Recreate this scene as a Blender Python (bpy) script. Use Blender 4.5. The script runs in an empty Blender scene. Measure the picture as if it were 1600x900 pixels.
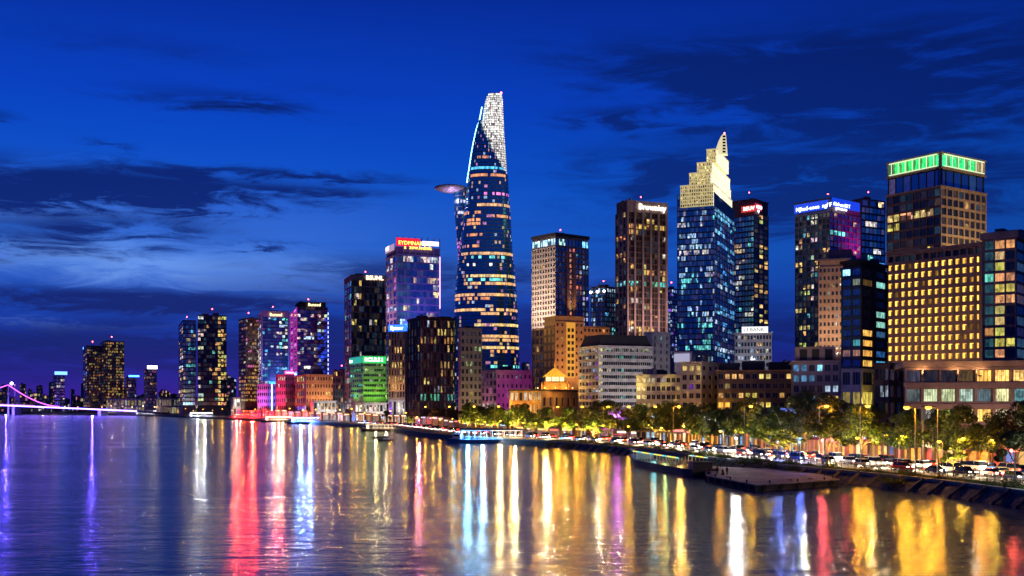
import bpy, math, random
from mathutils import Vector, Matrix
random.seed(7)
sc = bpy.context.scene
COL = sc.collection
PI = math.pi
R = math.radians

# ---------------------------------------------------------------- camera
F = 1715.0          # focal length in photograph pixels (1600 wide)
CZ = 15.0           # eye height above the water
HY = 637.0          # row of the horizon
cam = bpy.data.cameras.new('camera')
cam.sensor_width = 36.0
cam.lens = 36.0 * F / 1600.0
cam.shift_y = (HY - 450.0) / 1600.0
cam.clip_start = 0.5
cam.clip_end = 30000
camo = bpy.data.objects.new('camera', cam)
camo.location = (0, 0, CZ)
camo.rotation_euler = (R(90), 0, 0)
COL.objects.link(camo)
sc.camera = camo

# ---------------------------------------------------------------- exposure / render
sc.render.engine = 'CYCLES'
sc.view_settings.view_transform = 'Standard'
sc.view_settings.look = 'None'
sc.view_settings.exposure = 0.0
sc.view_settings.gamma = 1.0
sc.view_settings.use_curve_mapping = False
cy = sc.cycles
cy.use_denoising = True
try:
    cy.denoiser = 'OPENIMAGEDENOISE'
    cy.denoising_input_passes = 'RGB_ALBEDO_NORMAL'
except Exception:
    pass
cy.max_bounces = 5
cy.diffuse_bounces = 2
cy.glossy_bounces = 3
cy.transmission_bounces = 2
cy.volume_bounces = 0
cy.sample_clamp_indirect = 12.0
cy.use_light_tree = True
cy.caustics_reflective = False
cy.caustics_refractive = False


def lin(c):
    c = c / 255.0
    return c / 12.92 if c <= 0.04045 else ((c + 0.055) / 1.055) ** 2.4


def S(r, g, b):
    return (lin(r), lin(g), lin(b), 1.0)


# ---------------------------------------------------------------- world: dusk sky with cloud bands
world = bpy.data.worlds.new('World')
sc.world = world
world.use_nodes = True
wn = world.node_tree
wn.nodes.clear()


def N(tree, typ, **kw):
    n = tree.nodes.new(typ)
    for k, v in kw.items():
        setattr(n, k, v)
    return n


def link(tree, a, b):
    tree.links.new(a, b)


def mth(tree, op, a, b=None, c=None, clamp=False):
    n = N(tree, 'ShaderNodeMath', operation=op)
    n.use_clamp = clamp
    for i, v in enumerate((a, b, c)):
        if v is None:
            continue
        if isinstance(v, (int, float)):
            n.inputs[i].default_value = v
        else:
            link(tree, v, n.inputs[i])
    return n.outputs[0]


def vmth(tree, op, a, b=None):
    n = N(tree, 'ShaderNodeVectorMath', operation=op)
    for i, v in enumerate((a, b)):
        if v is None:
            continue
        if isinstance(v, tuple):
            n.inputs[i].default_value = v
        else:
            link(tree, v, n.inputs[i])
    return n.outputs['Value'] if op in ('DOT_PRODUCT', 'LENGTH') else n.outputs[0]


def mixc(tree, fac, a, b, mode='MIX'):
    n = N(tree, 'ShaderNodeMix', data_type='RGBA', blend_type=mode)
    n.clamp_result = False
    for sock, v in ((n.inputs['Factor'], fac), (n.inputs[6], a), (n.inputs[7], b)):
        if isinstance(v, (int, float)):
            sock.default_value = v
        elif isinstance(v, tuple):
            sock.default_value = v
        else:
            link(tree, v, sock)
    return n.outputs[2]


def ramp(tree, fac, stops, interp='LINEAR'):
    n = N(tree, 'ShaderNodeValToRGB')
    cr = n.color_ramp
    cr.interpolation = interp
    while len(cr.elements) < len(stops):
        cr.elements.new(0.5)
    for e, (p, c) in zip(cr.elements, stops):
        e.position = p
        e.color = c
    link(tree, fac, n.inputs[0])
    return n.outputs[0]


tc = N(wn, 'ShaderNodeTexCoord').outputs['Generated']
sep = N(wn, 'ShaderNodeSeparateXYZ')
link(wn, tc, sep.inputs[0])
dx, dy, dz = sep.outputs
hyp = mth(wn, 'SQRT', mth(wn, 'ADD', mth(wn, 'MULTIPLY', dx, dx), mth(wn, 'MULTIPLY', dy, dy)))
vel = mth(wn, 'ABSOLUTE', mth(wn, 'DIVIDE', dz, mth(wn, 'MAXIMUM', hyp, 0.02)))
az = mth(wn, 'ARCTAN2', dx, dy)

# cloud noise, stretched along the horizon
scl = vmth(wn, 'MULTIPLY', tc, (11.0, 11.0, 62.0))
nz = N(wn, 'ShaderNodeTexNoise')
nz.inputs['Scale'].default_value = 1.0
nz.inputs['Detail'].default_value = 9.0
nz.inputs['Roughness'].default_value = 0.66
nz.inputs['Distortion'].default_value = 0.6
link(wn, scl, nz.inputs['Vector'])
scl2 = vmth(wn, 'MULTIPLY', tc, (2.6, 2.6, 11.0))
nz2 = N(wn, 'ShaderNodeTexNoise')
nz2.inputs['Detail'].default_value = 4.0
nz2.inputs['Scale'].default_value = 1.0
link(wn, scl2, nz2.inputs['Vector'])
NF = nz.outputs[0]
NL = nz2.outputs[0]
comb = N(wn, 'ShaderNodeCombineXYZ')
# large noise warps the cloud banks so that their outlines are ragged
link(wn, mth(wn, 'MULTIPLY_ADD', mth(wn, 'SUBTRACT', NL, 0.5), 0.16, az), comb.inputs[0])
link(wn, mth(wn, 'MULTIPLY_ADD', mth(wn, 'SUBTRACT', NF, 0.5), 0.05, vel), comb.inputs[1])
uv = comb.outputs[0]


def blob(px, py, rx, ry, amp, tilt=0.0):
    u = math.atan((px - 800) / F)
    v = (HY - py) / F * math.cos(u)
    d = vmth(wn, 'SUBTRACT', uv, (u, v, 0.0))
    if tilt:
        vr = N(wn, 'ShaderNodeVectorRotate', rotation_type='Z_AXIS')
        vr.inputs['Angle'].default_value = tilt
        link(wn, d, vr.inputs['Vector'])
        d = vr.outputs[0]
    d = vmth(wn, 'MULTIPLY', d, (F / rx, F / ry, 0.0))
    q = vmth(wn, 'DOT_PRODUCT', d, d)
    return mth(wn, 'MULTIPLY', mth(wn, 'POWER', 2.718, mth(wn, 'MULTIPLY', q, -1.0)), amp)


def total(lst):
    s = lst[0]
    for x in lst[1:]:
        s = mth(wn, 'ADD', s, x)
    return s


hard = total([
    blob(70, 285, 290, 44, .98), blob(30, 380, 170, 26, .95), blob(500, 300, 160, 10, .5), blob(330, 300, 260, 22, .6), blob(130, 60, 300, 40, .35), blob(215, 358, 150, 18, .85), blob(290, 325, 130, 14, .8),
    blob(430, 270, 230, 9, .85), blob(290, 152, 150, 26, .62), blob(5, 182, 50, 12, .8), blob(400, 160, 90, 12, .45),
    blob(440, 386, 80, 7, .8), blob(190, 222, 36, 8, .55), blob(90, 300, 420, 16, .55), blob(60, 470, 420, 26, .85), blob(330, 465, 300, 12, .6),
])
soft = total([
    blob(640, 425, 280, 34, .75), blob(1180, 125, 360, 60, .85, R(9)), blob(1480, 110, 380, 110, .95), blob(1100, 265, 260, 34, .7, R(6)),
    blob(1330, 310, 420, 70, .8), blob(930, 182, 130, 14, .65), blob(150, 545, 900, 45, .8), blob(900, 520, 700, 70, .75), blob(480, 150, 300, 40, .35),
])
nfc = mth(wn, 'MULTIPLY_ADD', NF, 4.2, -1.62)


def cover(s, lo, hi):
    k = mth(wn, 'MULTIPLY', s, nfc)
    k = mth(wn, 'ADD', mth(wn, 'MULTIPLY', s, 0.45), k)
    m_ = N(wn, 'ShaderNodeMapRange', interpolation_type='SMOOTHSTEP')
    m_.inputs['From Min'].default_value = lo
    m_.inputs['From Max'].default_value = hi
    link(wn, k, m_.inputs['Value'])
    return m_.outputs[0]


cloud = mth(wn, 'MAXIMUM', mth(wn, 'MULTIPLY', cover(hard, .12, 1.12), .96), mth(wn, 'MULTIPLY', cover(soft, .12, 1.0), .84))
clear = ramp(wn, mth(wn, 'MULTIPLY', vel, 1.6), [
    (0.0, S(64, 32, 158)), (0.045, S(34, 34, 154)), (0.085, S(12, 42, 158)), (0.155, S(10, 70, 190)), (0.215, S(14, 90, 208)),
    (0.31, S(0, 84, 210)), (0.44, S(0, 64, 200)), (0.60, S(0, 42, 160)), (1.0, S(0, 20, 92))])
# twilight glow: the side where the sun went down is brighter
aw = mth(wn, 'COSINE', mth(wn, 'SUBTRACT', az, -0.30))
glow = mth(wn, 'MULTIPLY_ADD', aw, 1.55, -0.52)
glow = mth(wn, 'MAXIMUM', glow, 0.46)
clear = mixc(wn, 1.0, clear, glow, 'MULTIPLY')
gaps = mth(wn, 'MULTIPLY', total([blob(430, 432, 330, 30, 1.2), blob(130, 402, 240, 20, 1.6), blob(260, 350, 380, 60, .5), blob(90, 512, 170, 5, .5), blob(60, 330, 120, 10, .5)]), mth(wn, 'MULTIPLY_ADD', NF, 1.2, .3))
clear = mixc(wn, 1.0, clear, mixc(wn, 1.0, (0.070, 0.120, 0.165, 1), gaps, 'MULTIPLY'), 'ADD')
dark = ramp(wn, mth(wn, 'MULTIPLY', vel, 1.6), [
    (0.0, S(56, 28, 144)), (0.05, S(24, 26, 128)), (0.09, S(6, 26, 118)), (0.22, S(2, 28, 118)), (0.40, S(0, 28, 112)), (0.8, S(0, 18, 88))])
dark = mixc(wn, 1.0, dark, mth(wn, 'MULTIPLY_ADD', glow, 0.5, 0.46), 'MULTIPLY')
sky = mixc(wn, cloud, clear, dark)
# a trace of the physical twilight sky on top
nish = N(wn, 'ShaderNodeTexSky', sky_type='NISHITA')
nish.sun_disc = False
nish.sun_elevation = R(-2.0)
nish.sun_rotation = R(-17)
sky = mixc(wn, 1.0, sky, mixc(wn, 1.0, nish.outputs[0], (0.01, 0.02, 0.05, 1), 'MULTIPLY'), 'ADD')
bg = N(wn, 'ShaderNodeBackground')
bg.inputs['Strength'].default_value = 0.86
link(wn, sky, bg.inputs['Color'])
wo = N(wn, 'ShaderNodeOutputWorld')
link(wn, bg.outputs[0], wo.inputs['Surface'])
try:
    world.cycles.sampling_method = 'MANUAL'
    world.cycles.sample_map_resolution = 512
except Exception:
    pass

# ---------------------------------------------------------------- materials
MATS = {}


def mat(name, color=(0.5, 0.5, 0.5), rough=0.7, metal=0.0, var=0.18, scale=0.35, bump=0.0, emit=None, es=0.0, spec=0.5, sampled=True):
    if name in MATS:
        return MATS[name]
    m = bpy.data.materials.new(name)
    m.use_nodes = True
    t = m.node_tree
    b = t.nodes['Principled BSDF']
    b.inputs['Roughness'].default_value = rough
    b.inputs['Metallic'].default_value = metal
    b.inputs['Specular IOR Level'].default_value = spec
    if var > 0:
        tcn = N(t, 'ShaderNodeTexCoord')
        nn = N(t, 'ShaderNodeTexNoise')
        nn.inputs['Scale'].default_value = scale
        nn.inputs['Detail'].default_value = 6.0
        nn.inputs['Roughness'].default_value = 0.65
        link(t, tcn.outputs['Object'], nn.inputs['Vector'])
        lo = tuple(c * (1 - var * 1.6) for c in color) + (1,)
        hi = tuple(min(1, c * (1 + var)) for c in color) + (1,)
        link(t, ramp(t, nn.outputs[0], [(0.32, lo), (0.68, hi)]), b.inputs['Base Color'])
        if bump:
            bp = N(t, 'ShaderNodeBump')
            bp.inputs['Strength'].default_value = bump
            bp.inputs['Distance'].default_value = 0.2
            link(t, nn.outputs[0], bp.inputs['Height'])
            link(t, bp.outputs[0], b.inputs['Normal'])
    else:
        b.inputs['Base Color'].default_value = tuple(color) + (1,)
    if emit:
        b.inputs['Emission Color'].default_value = tuple(emit) + (1,)
        b.inputs['Emission Strength'].default_value = es
        m.cycles.emission_sampling = 'FRONT' if sampled else 'NONE'
    MATS[name] = m
    return m


def emitter(name, color, strength, sampled=True):
    return mat(name, (0.05, 0.05, 0.05), 0.5, var=0, emit=color, es=strength, sampled=sampled)


def glazing(name, color, metal=0.55, rough=0.12, obj=False, gain=1.0, calm=False):
    """window glass; rooms that are lit show through as emission, unlit panes mirror the dusk sky"""
    key = name + ('_o' if obj else '')
    if key in MATS:
        return MATS[key]
    m = bpy.data.materials.new(key)
    m.use_nodes = True
    t = m.node_tree
    b = t.nodes['Principled BSDF']
    b.inputs['Base Color'].default_value = tuple(color) + (1,)
    b.inputs['Metallic'].default_value = metal
    b.inputs['Roughness'].default_value = rough
    if obj:
        src = N(t, 'ShaderNodeObjectInfo').outputs['Color']
    else:
        a = N(t, 'ShaderNodeAttribute', attribute_name='lit')
        src = a.outputs['Color']
    tcn = N(t, 'ShaderNodeTexCoord')
    # what is seen of the room: furniture, curtains, ceiling lamps
    rnd_ = N(t, 'ShaderNodeObjectInfo').outputs['Random']
    off_ = N(t, 'ShaderNodeCombineXYZ')
    for q_ in range(3):
        link(t, mth(t, 'MULTIPLY', rnd_, 97.0 + 31 * q_), off_.inputs[q_])
    v = 0.62 if calm else 0.30
    for (k_, w_) in ((((.45, .45, 1.3), .45), ((1.1, 1.1, 2.6), .25)) if calm else (((.9, .9, .55), .75), ((2.3, 2.3, 1.1), .55))):
        wnz = N(t, 'ShaderNodeTexWhiteNoise')
        link(t, vmth(t, 'FLOOR', vmth(t, 'ADD', vmth(t, 'MULTIPLY', tcn.outputs['Object'], k_), off_.outputs[0])), wnz.inputs['Vector'])
        v = mth(t, 'MULTIPLY_ADD', mth(t, 'POWER', wnz.outputs['Value'], 1.3), w_, v)
    col = mixc(t, 1.0, src, v, 'MULTIPLY')
    link(t, col, b.inputs['Emission Color'])
    b.inputs['Emission Strength'].default_value = gain
    m.cycles.emission_sampling = 'NONE'
    MATS[key] = m
    return m


def paint(name, rough=0.35, metal=0.0):
    """colour taken from the object (car bodies, shop fronts)"""
    if name in MATS:
        return MATS[name]
    m = bpy.data.materials.new(name)
    m.use_nodes = True
    t = m.node_tree
    b = t.nodes['Principled BSDF']
    b.inputs['Roughness'].default_value = rough
    b.inputs['Metallic'].default_value = metal
    link(t, N(t, 'ShaderNodeObjectInfo').outputs['Color'], b.inputs['Base Color'])
    MATS[name] = m
    return m


def glowobj(name, gain, sampled=False):
    """lamp glass whose light colour is the object's own colour"""
    if name in MATS:
        return MATS[name]
    m = bpy.data.materials.new(name)
    m.use_nodes = True
    t = m.node_tree
    b = t.nodes['Principled BSDF']
    b.inputs['Base Color'].default_value = (.05, .05, .05, 1)
    link(t, N(t, 'ShaderNodeObjectInfo').outputs['Color'], b.inputs['Emission Color'])
    b.inputs['Emission Strength'].default_value = gain
    m.cycles.emission_sampling = 'FRONT' if sampled else 'NONE'
    MATS[name] = m
    return m


# ---------------------------------------------------------------- mesh helpers
class MB:
    def __init__(s):
        s.v = []
        s.f = []
        s.c = []
        s.m = []

    def quad(s, a, b, c, d, col=(0, 0, 0, 1), mi=0):
        n = len(s.v)
        s.v += [tuple(a), tuple(b), tuple(c), tuple(d)]
        s.f.append((n, n + 1, n + 2, n + 3))
        s.c.append(col)
        s.m.append(mi)

    def poly(s, pts, col=(0, 0, 0, 1), mi=0):
        n = len(s.v)
        s.v += [tuple(p) for p in pts]
        s.f.append(tuple(range(n, n + len(pts))))
        s.c.append(col)
        s.m.append(mi)

    def obox(s, o, u, v, w, mi=0):
        o, u, v, w = Vector(o), Vector(u), Vector(v), Vector(w)
        n = len(s.v)
        for k in range(8):
            s.v.append(tuple(o + (u if k & 1 else u * 0) + (v if k & 2 else v * 0) + (w if k & 4 else w * 0)))
        fl = [(0, 2, 3, 1), (4, 5, 7, 6), (0, 1, 5, 4), (2, 6, 7, 3), (0, 4, 6, 2), (1, 3, 7, 5)]
        if u.cross(v).dot(w) < 0:
            fl = [tuple(reversed(q)) for q in fl]
        for q in fl:
            s.f.append(tuple(n + i for i in q))
            s.c.append((0, 0, 0, 1))
            s.m.append(mi)

    def box(s, x0, x1, y0, y1, z0, z1, mi=0):
        s.obox((x0, y0, z0), (x1 - x0, 0, 0), (0, y1 - y0, 0), (0, 0, z1 - z0), mi)

    def prism(s, pts, z0, z1, mi=0, cap=True):
        """pts counter-clockwise seen from above; z0/z1 numbers"""
        k = len(pts)
        n = len(s.v)
        s.v += [(p[0], p[1], z0) for p in pts] + [(p[0], p[1], z1) for p in pts]
        for i in range(k):
            j = (i + 1) % k
            s.f.append((n + i, n + j, n + k + j, n + k + i))
            s.c.append((0, 0, 0, 1))
            s.m.append(mi)
        if cap:
            s.f.append(tuple(n + k + i for i in range(k)))
            s.f.append(tuple(n + k - 1 - i for i in range(k)))
            s.c += [(0, 0, 0, 1)] * 2
            s.m += [mi] * 2

    def tube(s, p0, p1, r0, r1, seg=8, cap=True, mi=0):
        p0, p1 = Vector(p0), Vector(p1)
        d = (p1 - p0)
        if d.length < 1e-6:
            return
        d.normalize()
        a = d.orthogonal().normalized()
        b = d.cross(a)
        n = len(s.v)
        for p, r in ((p0, r0), (p1, r1)):
            for i in range(seg):
                t = 2 * PI * i / seg
                s.v.append(tuple(p + a * (math.cos(t) * r) + b * (math.sin(t) * r)))
        for i in range(seg):
            j = (i + 1) % seg
            s.f.append((n + i, n + j, n + seg + j, n + seg + i))
            s.c.append((0, 0, 0, 1))
            s.m.append(mi)
        if cap:
            s.f.append(tuple(n + seg - 1 - i for i in range(seg)))
            s.f.append(tuple(n + seg + i for i in range(seg)))
            s.c += [(0, 0, 0, 1)] * 2
            s.m += [mi] * 2

    def ball(s, c, r, seg=8, rings=5, mi=0, sq=1.0):
        n = len(s.v)
        cx, cy_, cz = c
        for j in range(1, rings):
            t = PI * j / rings
            for i in range(seg):
                p = 2 * PI * i / seg
                s.v.append((cx + r * math.sin(t) * math.cos(p), cy_ + r * math.sin(t) * math.sin(p), cz + sq * r * math.cos(t)))
        top = len(s.v)
        s.v.append((cx, cy_, cz + r * sq))
        s.v.append((cx, cy_, cz - r * sq))
        for j in range(rings - 2):
            for i in range(seg):
                k = (i + 1) % seg
                s.f.append((n + j * seg + i, n + (j + 1) * seg + i, n + (j + 1) * seg + k, n + j * seg + k))
                s.c.append((0, 0, 0, 1))
                s.m.append(mi)
        for i in range(seg):
            k = (i + 1) % seg
            s.f.append((top, n + i, n + k))
            s.f.append((top + 1, n + (rings - 2) * seg + k, n + (rings - 2) * seg + i))
            s.c += [(0, 0, 0, 1)] * 2
            s.m += [mi] * 2

    def mesh(s, name, mats, attr=False, smooth=False):
        me = bpy.data.meshes.new(name)
        me.from_pydata(s.v, [], s.f)
        for m in (mats if isinstance(mats, (list, tuple)) else [mats]):
            me.materials.append(m)
        if isinstance(mats, (list, tuple)) and len(mats) > 1:
            me.polygons.foreach_set('material_index', s.m)
        if smooth:
            me.polygons.foreach_set('use_smooth', [True] * len(me.polygons))
        if attr:
            at = me.attributes.new('lit', 'FLOAT_COLOR', 'FACE')
            flat = []
            for c in s.c:
                flat += list(c)
            at.data.foreach_set('color', flat)
        me.update()
        return me

    def build(s, name, mats, parent=None, attr=False, smooth=False, loc=(0, 0, 0)):
        return put(name, s.mesh(name, mats, attr, smooth), parent, loc)


def put(name, me, parent=None, loc=(0, 0, 0), rz=0.0, color=None):
    o = bpy.data.objects.new(name, me)
    COL.objects.link(o)
    o.location = loc
    if rz:
        o.rotation_euler = (0, 0, rz)
    if parent:
        o.parent = parent
    if color:
        o.color = color
    return o


def tag(o, label=None, cat=None, group=None, kind=None):
    if label:
        o['label'] = label
    if cat:
        o['category'] = cat
    if group:
        o['group'] = group
    if kind:
        o['kind'] = kind
    return o


def thing(name, label, cat, loc, rz=0.0, group=None):
    o = put(name, None, None, loc, rz)
    o.empty_display_size = 0.5
    return tag(o, label, cat, group)


def light(name, typ, loc, energy, color, parent=None, radius=0.3, aim=None, spot=R(120), blend=0.6):
    l = bpy.data.lights.new(name, typ)
    l.energy = energy
    l.color = color
    l.shadow_soft_size = radius
    if typ == 'SPOT':
        l.spot_size = spot
        l.spot_blend = blend
    o = bpy.data.objects.new(name, l)
    COL.objects.link(o)
    o.location = loc
    if aim is not None:
        d = Vector(aim) - Vector(loc)
        o.rotation_euler = d.to_track_quat('-Z', 'Y').to_euler()
    if parent:
        o.parent = parent
    return o


def letters(text, size, m, parent, loc, rot, extrude=.06, line=.75, centre=False):
    cu = bpy.data.curves.new('lettering', 'FONT')
    cu.body = text
    cu.size = size
    cu.extrude = extrude
    cu.resolution_u = 2
    cu.space_line = line
    if centre:
        cu.align_x = 'CENTER'
    o = bpy.data.objects.new('lettering', cu)
    me = bpy.data.meshes.new_from_object(o)
    bpy.data.objects.remove(o)
    me.materials.clear()
    me.materials.append(m)
    q = put('lettering', me, parent, loc)
    q.rotation_euler = rot
    return q


def P(px, d):
    return Vector(((px - 800.0) / F * d, d, 0.0))


def zat(py, d):
    return CZ + (HY - py) / F * d


ORD = ['first', 'second', 'third', 'fourth', 'fifth', 'sixth', 'seventh', 'eighth', 'ninth', 'tenth', 'eleventh', 'twelfth',
       'thirteenth', 'fourteenth', 'fifteenth', 'sixteenth', 'seventeenth', 'eighteenth', 'nineteenth', 'twentieth']
ORD += ['twenty-' + w for w in ORD[:9]] + ['thirtieth'] + ['thirty-' + w for w in ORD[:9]]

# stretches of the waterfront, named by what rises behind them (used to tell look-alikes apart)
MARKS = [(-999, 250, 'by the far bridge'), (250, 400, 'below the twin dark towers'), (400, 535, 'below the magenta and peach blocks'),
         (535, 640, 'below the green lit building'), (640, 755, 'below the dark brown block'), (755, 900, 'by the pagoda roofed hall'),
         (900, 1020, 'below the striped office block'), (1020, 1125, 'below the white apartment block'),
         (1125, 1240, 'below the gold windowed block'), (1240, 1320, 'below the blue windowed block'),
         (1320, 1420, 'below the blue and black tower'), (1420, 1520, "below the terrace building's left half"),
         (1520, 9999, "below the terrace building's right half")]


def mark(px):
    for a, b, n in MARKS:
        if a <= px < b:
            return n


def label_row(items, phrase):
    """items: (px, object); each gets its place in its stretch, counted from the left"""
    by = {}
    for px, o in sorted(items, key=lambda q: q[0]):
        by.setdefault((mark(px), phrase(o) if callable(phrase) else phrase), []).append(o)
    for (mk, ph), lst in by.items():
        for i, o in enumerate(lst):
            o['label'] = '%s %s, %s from left' % (ph, mk, ORD[i]) if len(lst) > 1 else '%s %s' % (ph, mk)


# ---------------------------------------------------------------- river bank and offset lines
BANK = [(98, -400), (92, -100), (86, 60), (80, 130), (75, 170), (71, 200), (64, 220), (54, 255), (45, 295), (36, 345), (23, 390), (8, 425), (-6, 455),
        (-29, 505), (-52, 580), (-86, 735), (-135, 880), (-219, 1080), (-330, 1320), (-469, 1600), (-640, 1950), (-960, 2400),
        (-1400, 2850), (-2300, 3300), (-4500, 3700), (-9000, 4200)]


def smooth_line(pts, k=3):
    for _ in range(k):
        q = [pts[0]]
        for a, b in zip(pts[:-1], pts[1:]):
            q.append((a[0] * .75 + b[0] * .25, a[1] * .75 + b[1] * .25))
            q.append((a[0] * .25 + b[0] * .75, a[1] * .25 + b[1] * .75))
        q.append(pts[-1])
        pts = q
    return pts


BK = smooth_line(BANK, 2)


def offset_line(off):
    out = []
    n = len(BK)
    for i in range(n):
        a = Vector(BK[max(0, i - 1)])
        b = Vector(BK[min(n - 1, i + 1)])
        t = (b - a).normalized()
        nrm = Vector((t.y, -t.x))      # to the land side (right of travel)
        p = Vector(BK[i]) + nrm * off
        out.append((p.x, p.y))
    return out


def at_px(px, off):
    """the point of the offset line seen in column px"""
    k = (px - 800.0) / F
    ln = offset_line(off)
    best = None
    for a, b in zip(ln[:-1], ln[1:]):
        fa = a[0] - k * a[1]
        fb = b[0] - k * b[1]
        if fa * fb <= 0 and max(a[1], b[1]) > 120:
            t = fa / (fa - fb)
            p = (a[0] + (b[0] - a[0]) * t, a[1] + (b[1] - a[1]) * t, math.atan2(b[1] - a[1], b[0] - a[0]))
            if p[1] > 100 and (best is None or p[1] < best[1]):
                best = p
    return best


def walk(off, y0, y1, step):
    """points every step metres along the offset line between two depths"""
    ln = offset_line(off)
    out = []
    carry = 0.0
    for a, b in zip(ln[:-1], ln[1:]):
        va, vb = Vector(a), Vector(b)
        L = (vb - va).length
        s = carry
        while s < L:
            p = va.lerp(vb, s / L)
            if y0 <= p.y <= y1:
                out.append((p.x, p.y, math.atan2(vb.y - va.y, vb.x - va.x)))
            s += step(p.y) if callable(step) else step
        carry = s - L
    return out


def strip(name, off0, z0, off1, z1, m, ymax=9999, kind='structure'):
    mb = MB()
    l0, l1 = offset_line(off0), offset_line(off1)
    for i in range(len(l0) - 1):
        if l0[i][1] > ymax:
            break
        mb.quad((*l0[i], z0), (*l1[i], z1), (*l1[i + 1], z1), (*l0[i + 1], z0))
    return tag(mb.build(name, m), kind=kind)


GZ = 2.3
M_ground = mat('city_ground', (0.07, 0.065, 0.06), .9, var=.3, scale=.05)
M_asphalt = mat('asphalt', (0.075, 0.07, 0.066), .62, var=.25, scale=.6, bump=.1)
M_pave = mat('paving', (0.24, 0.20, 0.17), .8, var=.25, scale=.5, bump=.1)
M_grass = mat('lawn', (0.05, 0.085, 0.022), .9, var=.4, scale=1.2, bump=.5)
M_stone = mat('embankment_stone', (0.17, 0.15, 0.14), .85, var=.45, scale=.9, bump=.8)
M_kerb = mat('kerb_concrete', (0.35, 0.32, 0.29), .8, var=.2, scale=1.0)
M_line = mat('road_paint', (0.75, 0.74, 0.7), .6, var=.2, scale=2.0)

# ground: one sheet on the land side of the bank, out to the horizon
g = MB()
ln = offset_line(4.0)
for i in range(len(ln) - 1):
    a, b = ln[i], ln[i + 1]
    g.quad((*a, GZ), (a[0] + 9000 if a[1] < 800 else a[0] + 9000, a[1] + (0 if a[1] < 800 else 6000), GZ),
           (b[0] + 9000, b[1] + (0 if b[1] < 800 else 6000), GZ), (*b, GZ))
tag(g.build('ground', M_ground), kind='structure')
strip('embankment', -1.2, -1.5, 3.2, 1.9, M_stone)
strip('embankment_cap', 3.1, 2.35, 4.3, 2.36, M_kerb, 2500)
strip('embankment_cap_face', 3.1, 1.6, 3.102, 2.35, M_kerb, 2500)
strip('lawn', 4.3, GZ + .05, 8.0, GZ + .06, M_grass, 2500)
strip('promenade', 8.0, GZ + .10, 12.6, GZ + .11, M_pave, 2500)
strip('kerb', 12.6, GZ + .14, 12.9, GZ + .14, M_kerb, 1500)
strip('kerb_face', 12.9, GZ + .14, 12.903, GZ, M_kerb, 1500)
strip('road', 12.7, GZ + .006, 29.4, GZ + .006, M_asphalt, 2500)
strip('far_kerb', 29.2, GZ + .14, 29.5, GZ + .14, M_kerb, 1500)
strip('far_kerb_face', 29.197, GZ, 29.2, GZ + .14, M_kerb, 1500)
strip('pavement', 29.5, GZ + .135, 37.0, GZ + .135, M_pave, 2500)
# painted lane marks
mk_ = MB()
for off in (17.0, 25.0):
    for x, y, a in walk(off, 100, 900, 9.0):
        u = Vector((math.cos(a), math.sin(a), 0))
        v = Vector((-u.y, u.x, 0))
        p = Vector((x, y, GZ + .011))
        mk_.quad(p - v * .09, p + u * 3.5 - v * .09, p + u * 3.5 + v * .09, p + v * .09)
lane = mk_.build('road_marking', M_line)
tag(lane, kind='structure')
strip('road_centre_line', 20.9, GZ + .012, 21.15, GZ + .012, M_line, 1500)

# ---------------------------------------------------------------- water
mw = bpy.data.materials.new('river_water')
mw.use_nodes = True
t = mw.node_tree
b = t.nodes['Principled BSDF']
b.inputs['Base Color'].default_value = (0.0005, 0.012, 0.13, 1)
b.inputs['Roughness'].default_value = 0.17
b.inputs['IOR'].default_value = 1.36
b.inputs['Specular IOR Level'].default_value = 0.5
geo = N(t, 'ShaderNodeNewGeometry')
hs = []
for (sx, sy, det, amp) in ((0.09, 0.26, 3, 1.0), (0.42, 0.95, 4, .50), (1.6, 3.0, 4, .17)):
    nn = N(t, 'ShaderNodeTexNoise')
    nn.inputs['Scale'].default_value = 1.0
    nn.inputs['Detail'].default_value = det
    link(t, vmth(t, 'MULTIPLY', geo.outputs['Position'], (sx, sy, 1.0)), nn.inputs['Vector'])
    hs.append(mth(t, 'MULTIPLY', nn.outputs[0], amp))
h = mth(t, 'ADD', mth(t, 'ADD', hs[0], hs[1]), hs[2])
bp = N(t, 'ShaderNodeBump')
bp.inputs['Strength'].default_value = 1.0
bp.inputs['Distance'].default_value = 0.22
link(t, h, bp.inputs['Height'])
link(t, bp.outputs[0], b.inputs['Normal'])
# slow patches where the breeze roughens the surface
pn = N(t, 'ShaderNodeTexNoise')
pn.inputs['Scale'].default_value = 1.0
pn.inputs['Detail'].default_value = 3
link(t, vmth(t, 'MULTIPLY', geo.outputs['Position'], (0.012, 0.035, 1.0)), pn.inputs['Vector'])
link(t, mth(t, 'MULTIPLY_ADD', pn.outputs[0], 0.13, 0.05), b.inputs['Roughness'])
w = MB()
w.quad((-14000, -600, 0), (2000, -600, 0), (2000, 14000, 0), (-14000, 14000, 0))
tag(w.build('water', mw), kind='structure')

# ---------------------------------------------------------------- facade kit
WARM = (1, .52, .15)
GOLD = (1, .68, .20)
ORG = (1, .38, .07)
WHT = (1, .90, .74)
COOL = (.62, .84, 1)
CYAN = (.12, .62, 1)
TEAL = (.2, .95, .8)
PNK = (1, .25, .6)
MAG = (1, .06, .75)
VIO = (.45, .12, 1)
BLU = (.08, .22, 1)
GRN = (.15, 1, .3)
YEL = (1, .80, .12)

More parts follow.
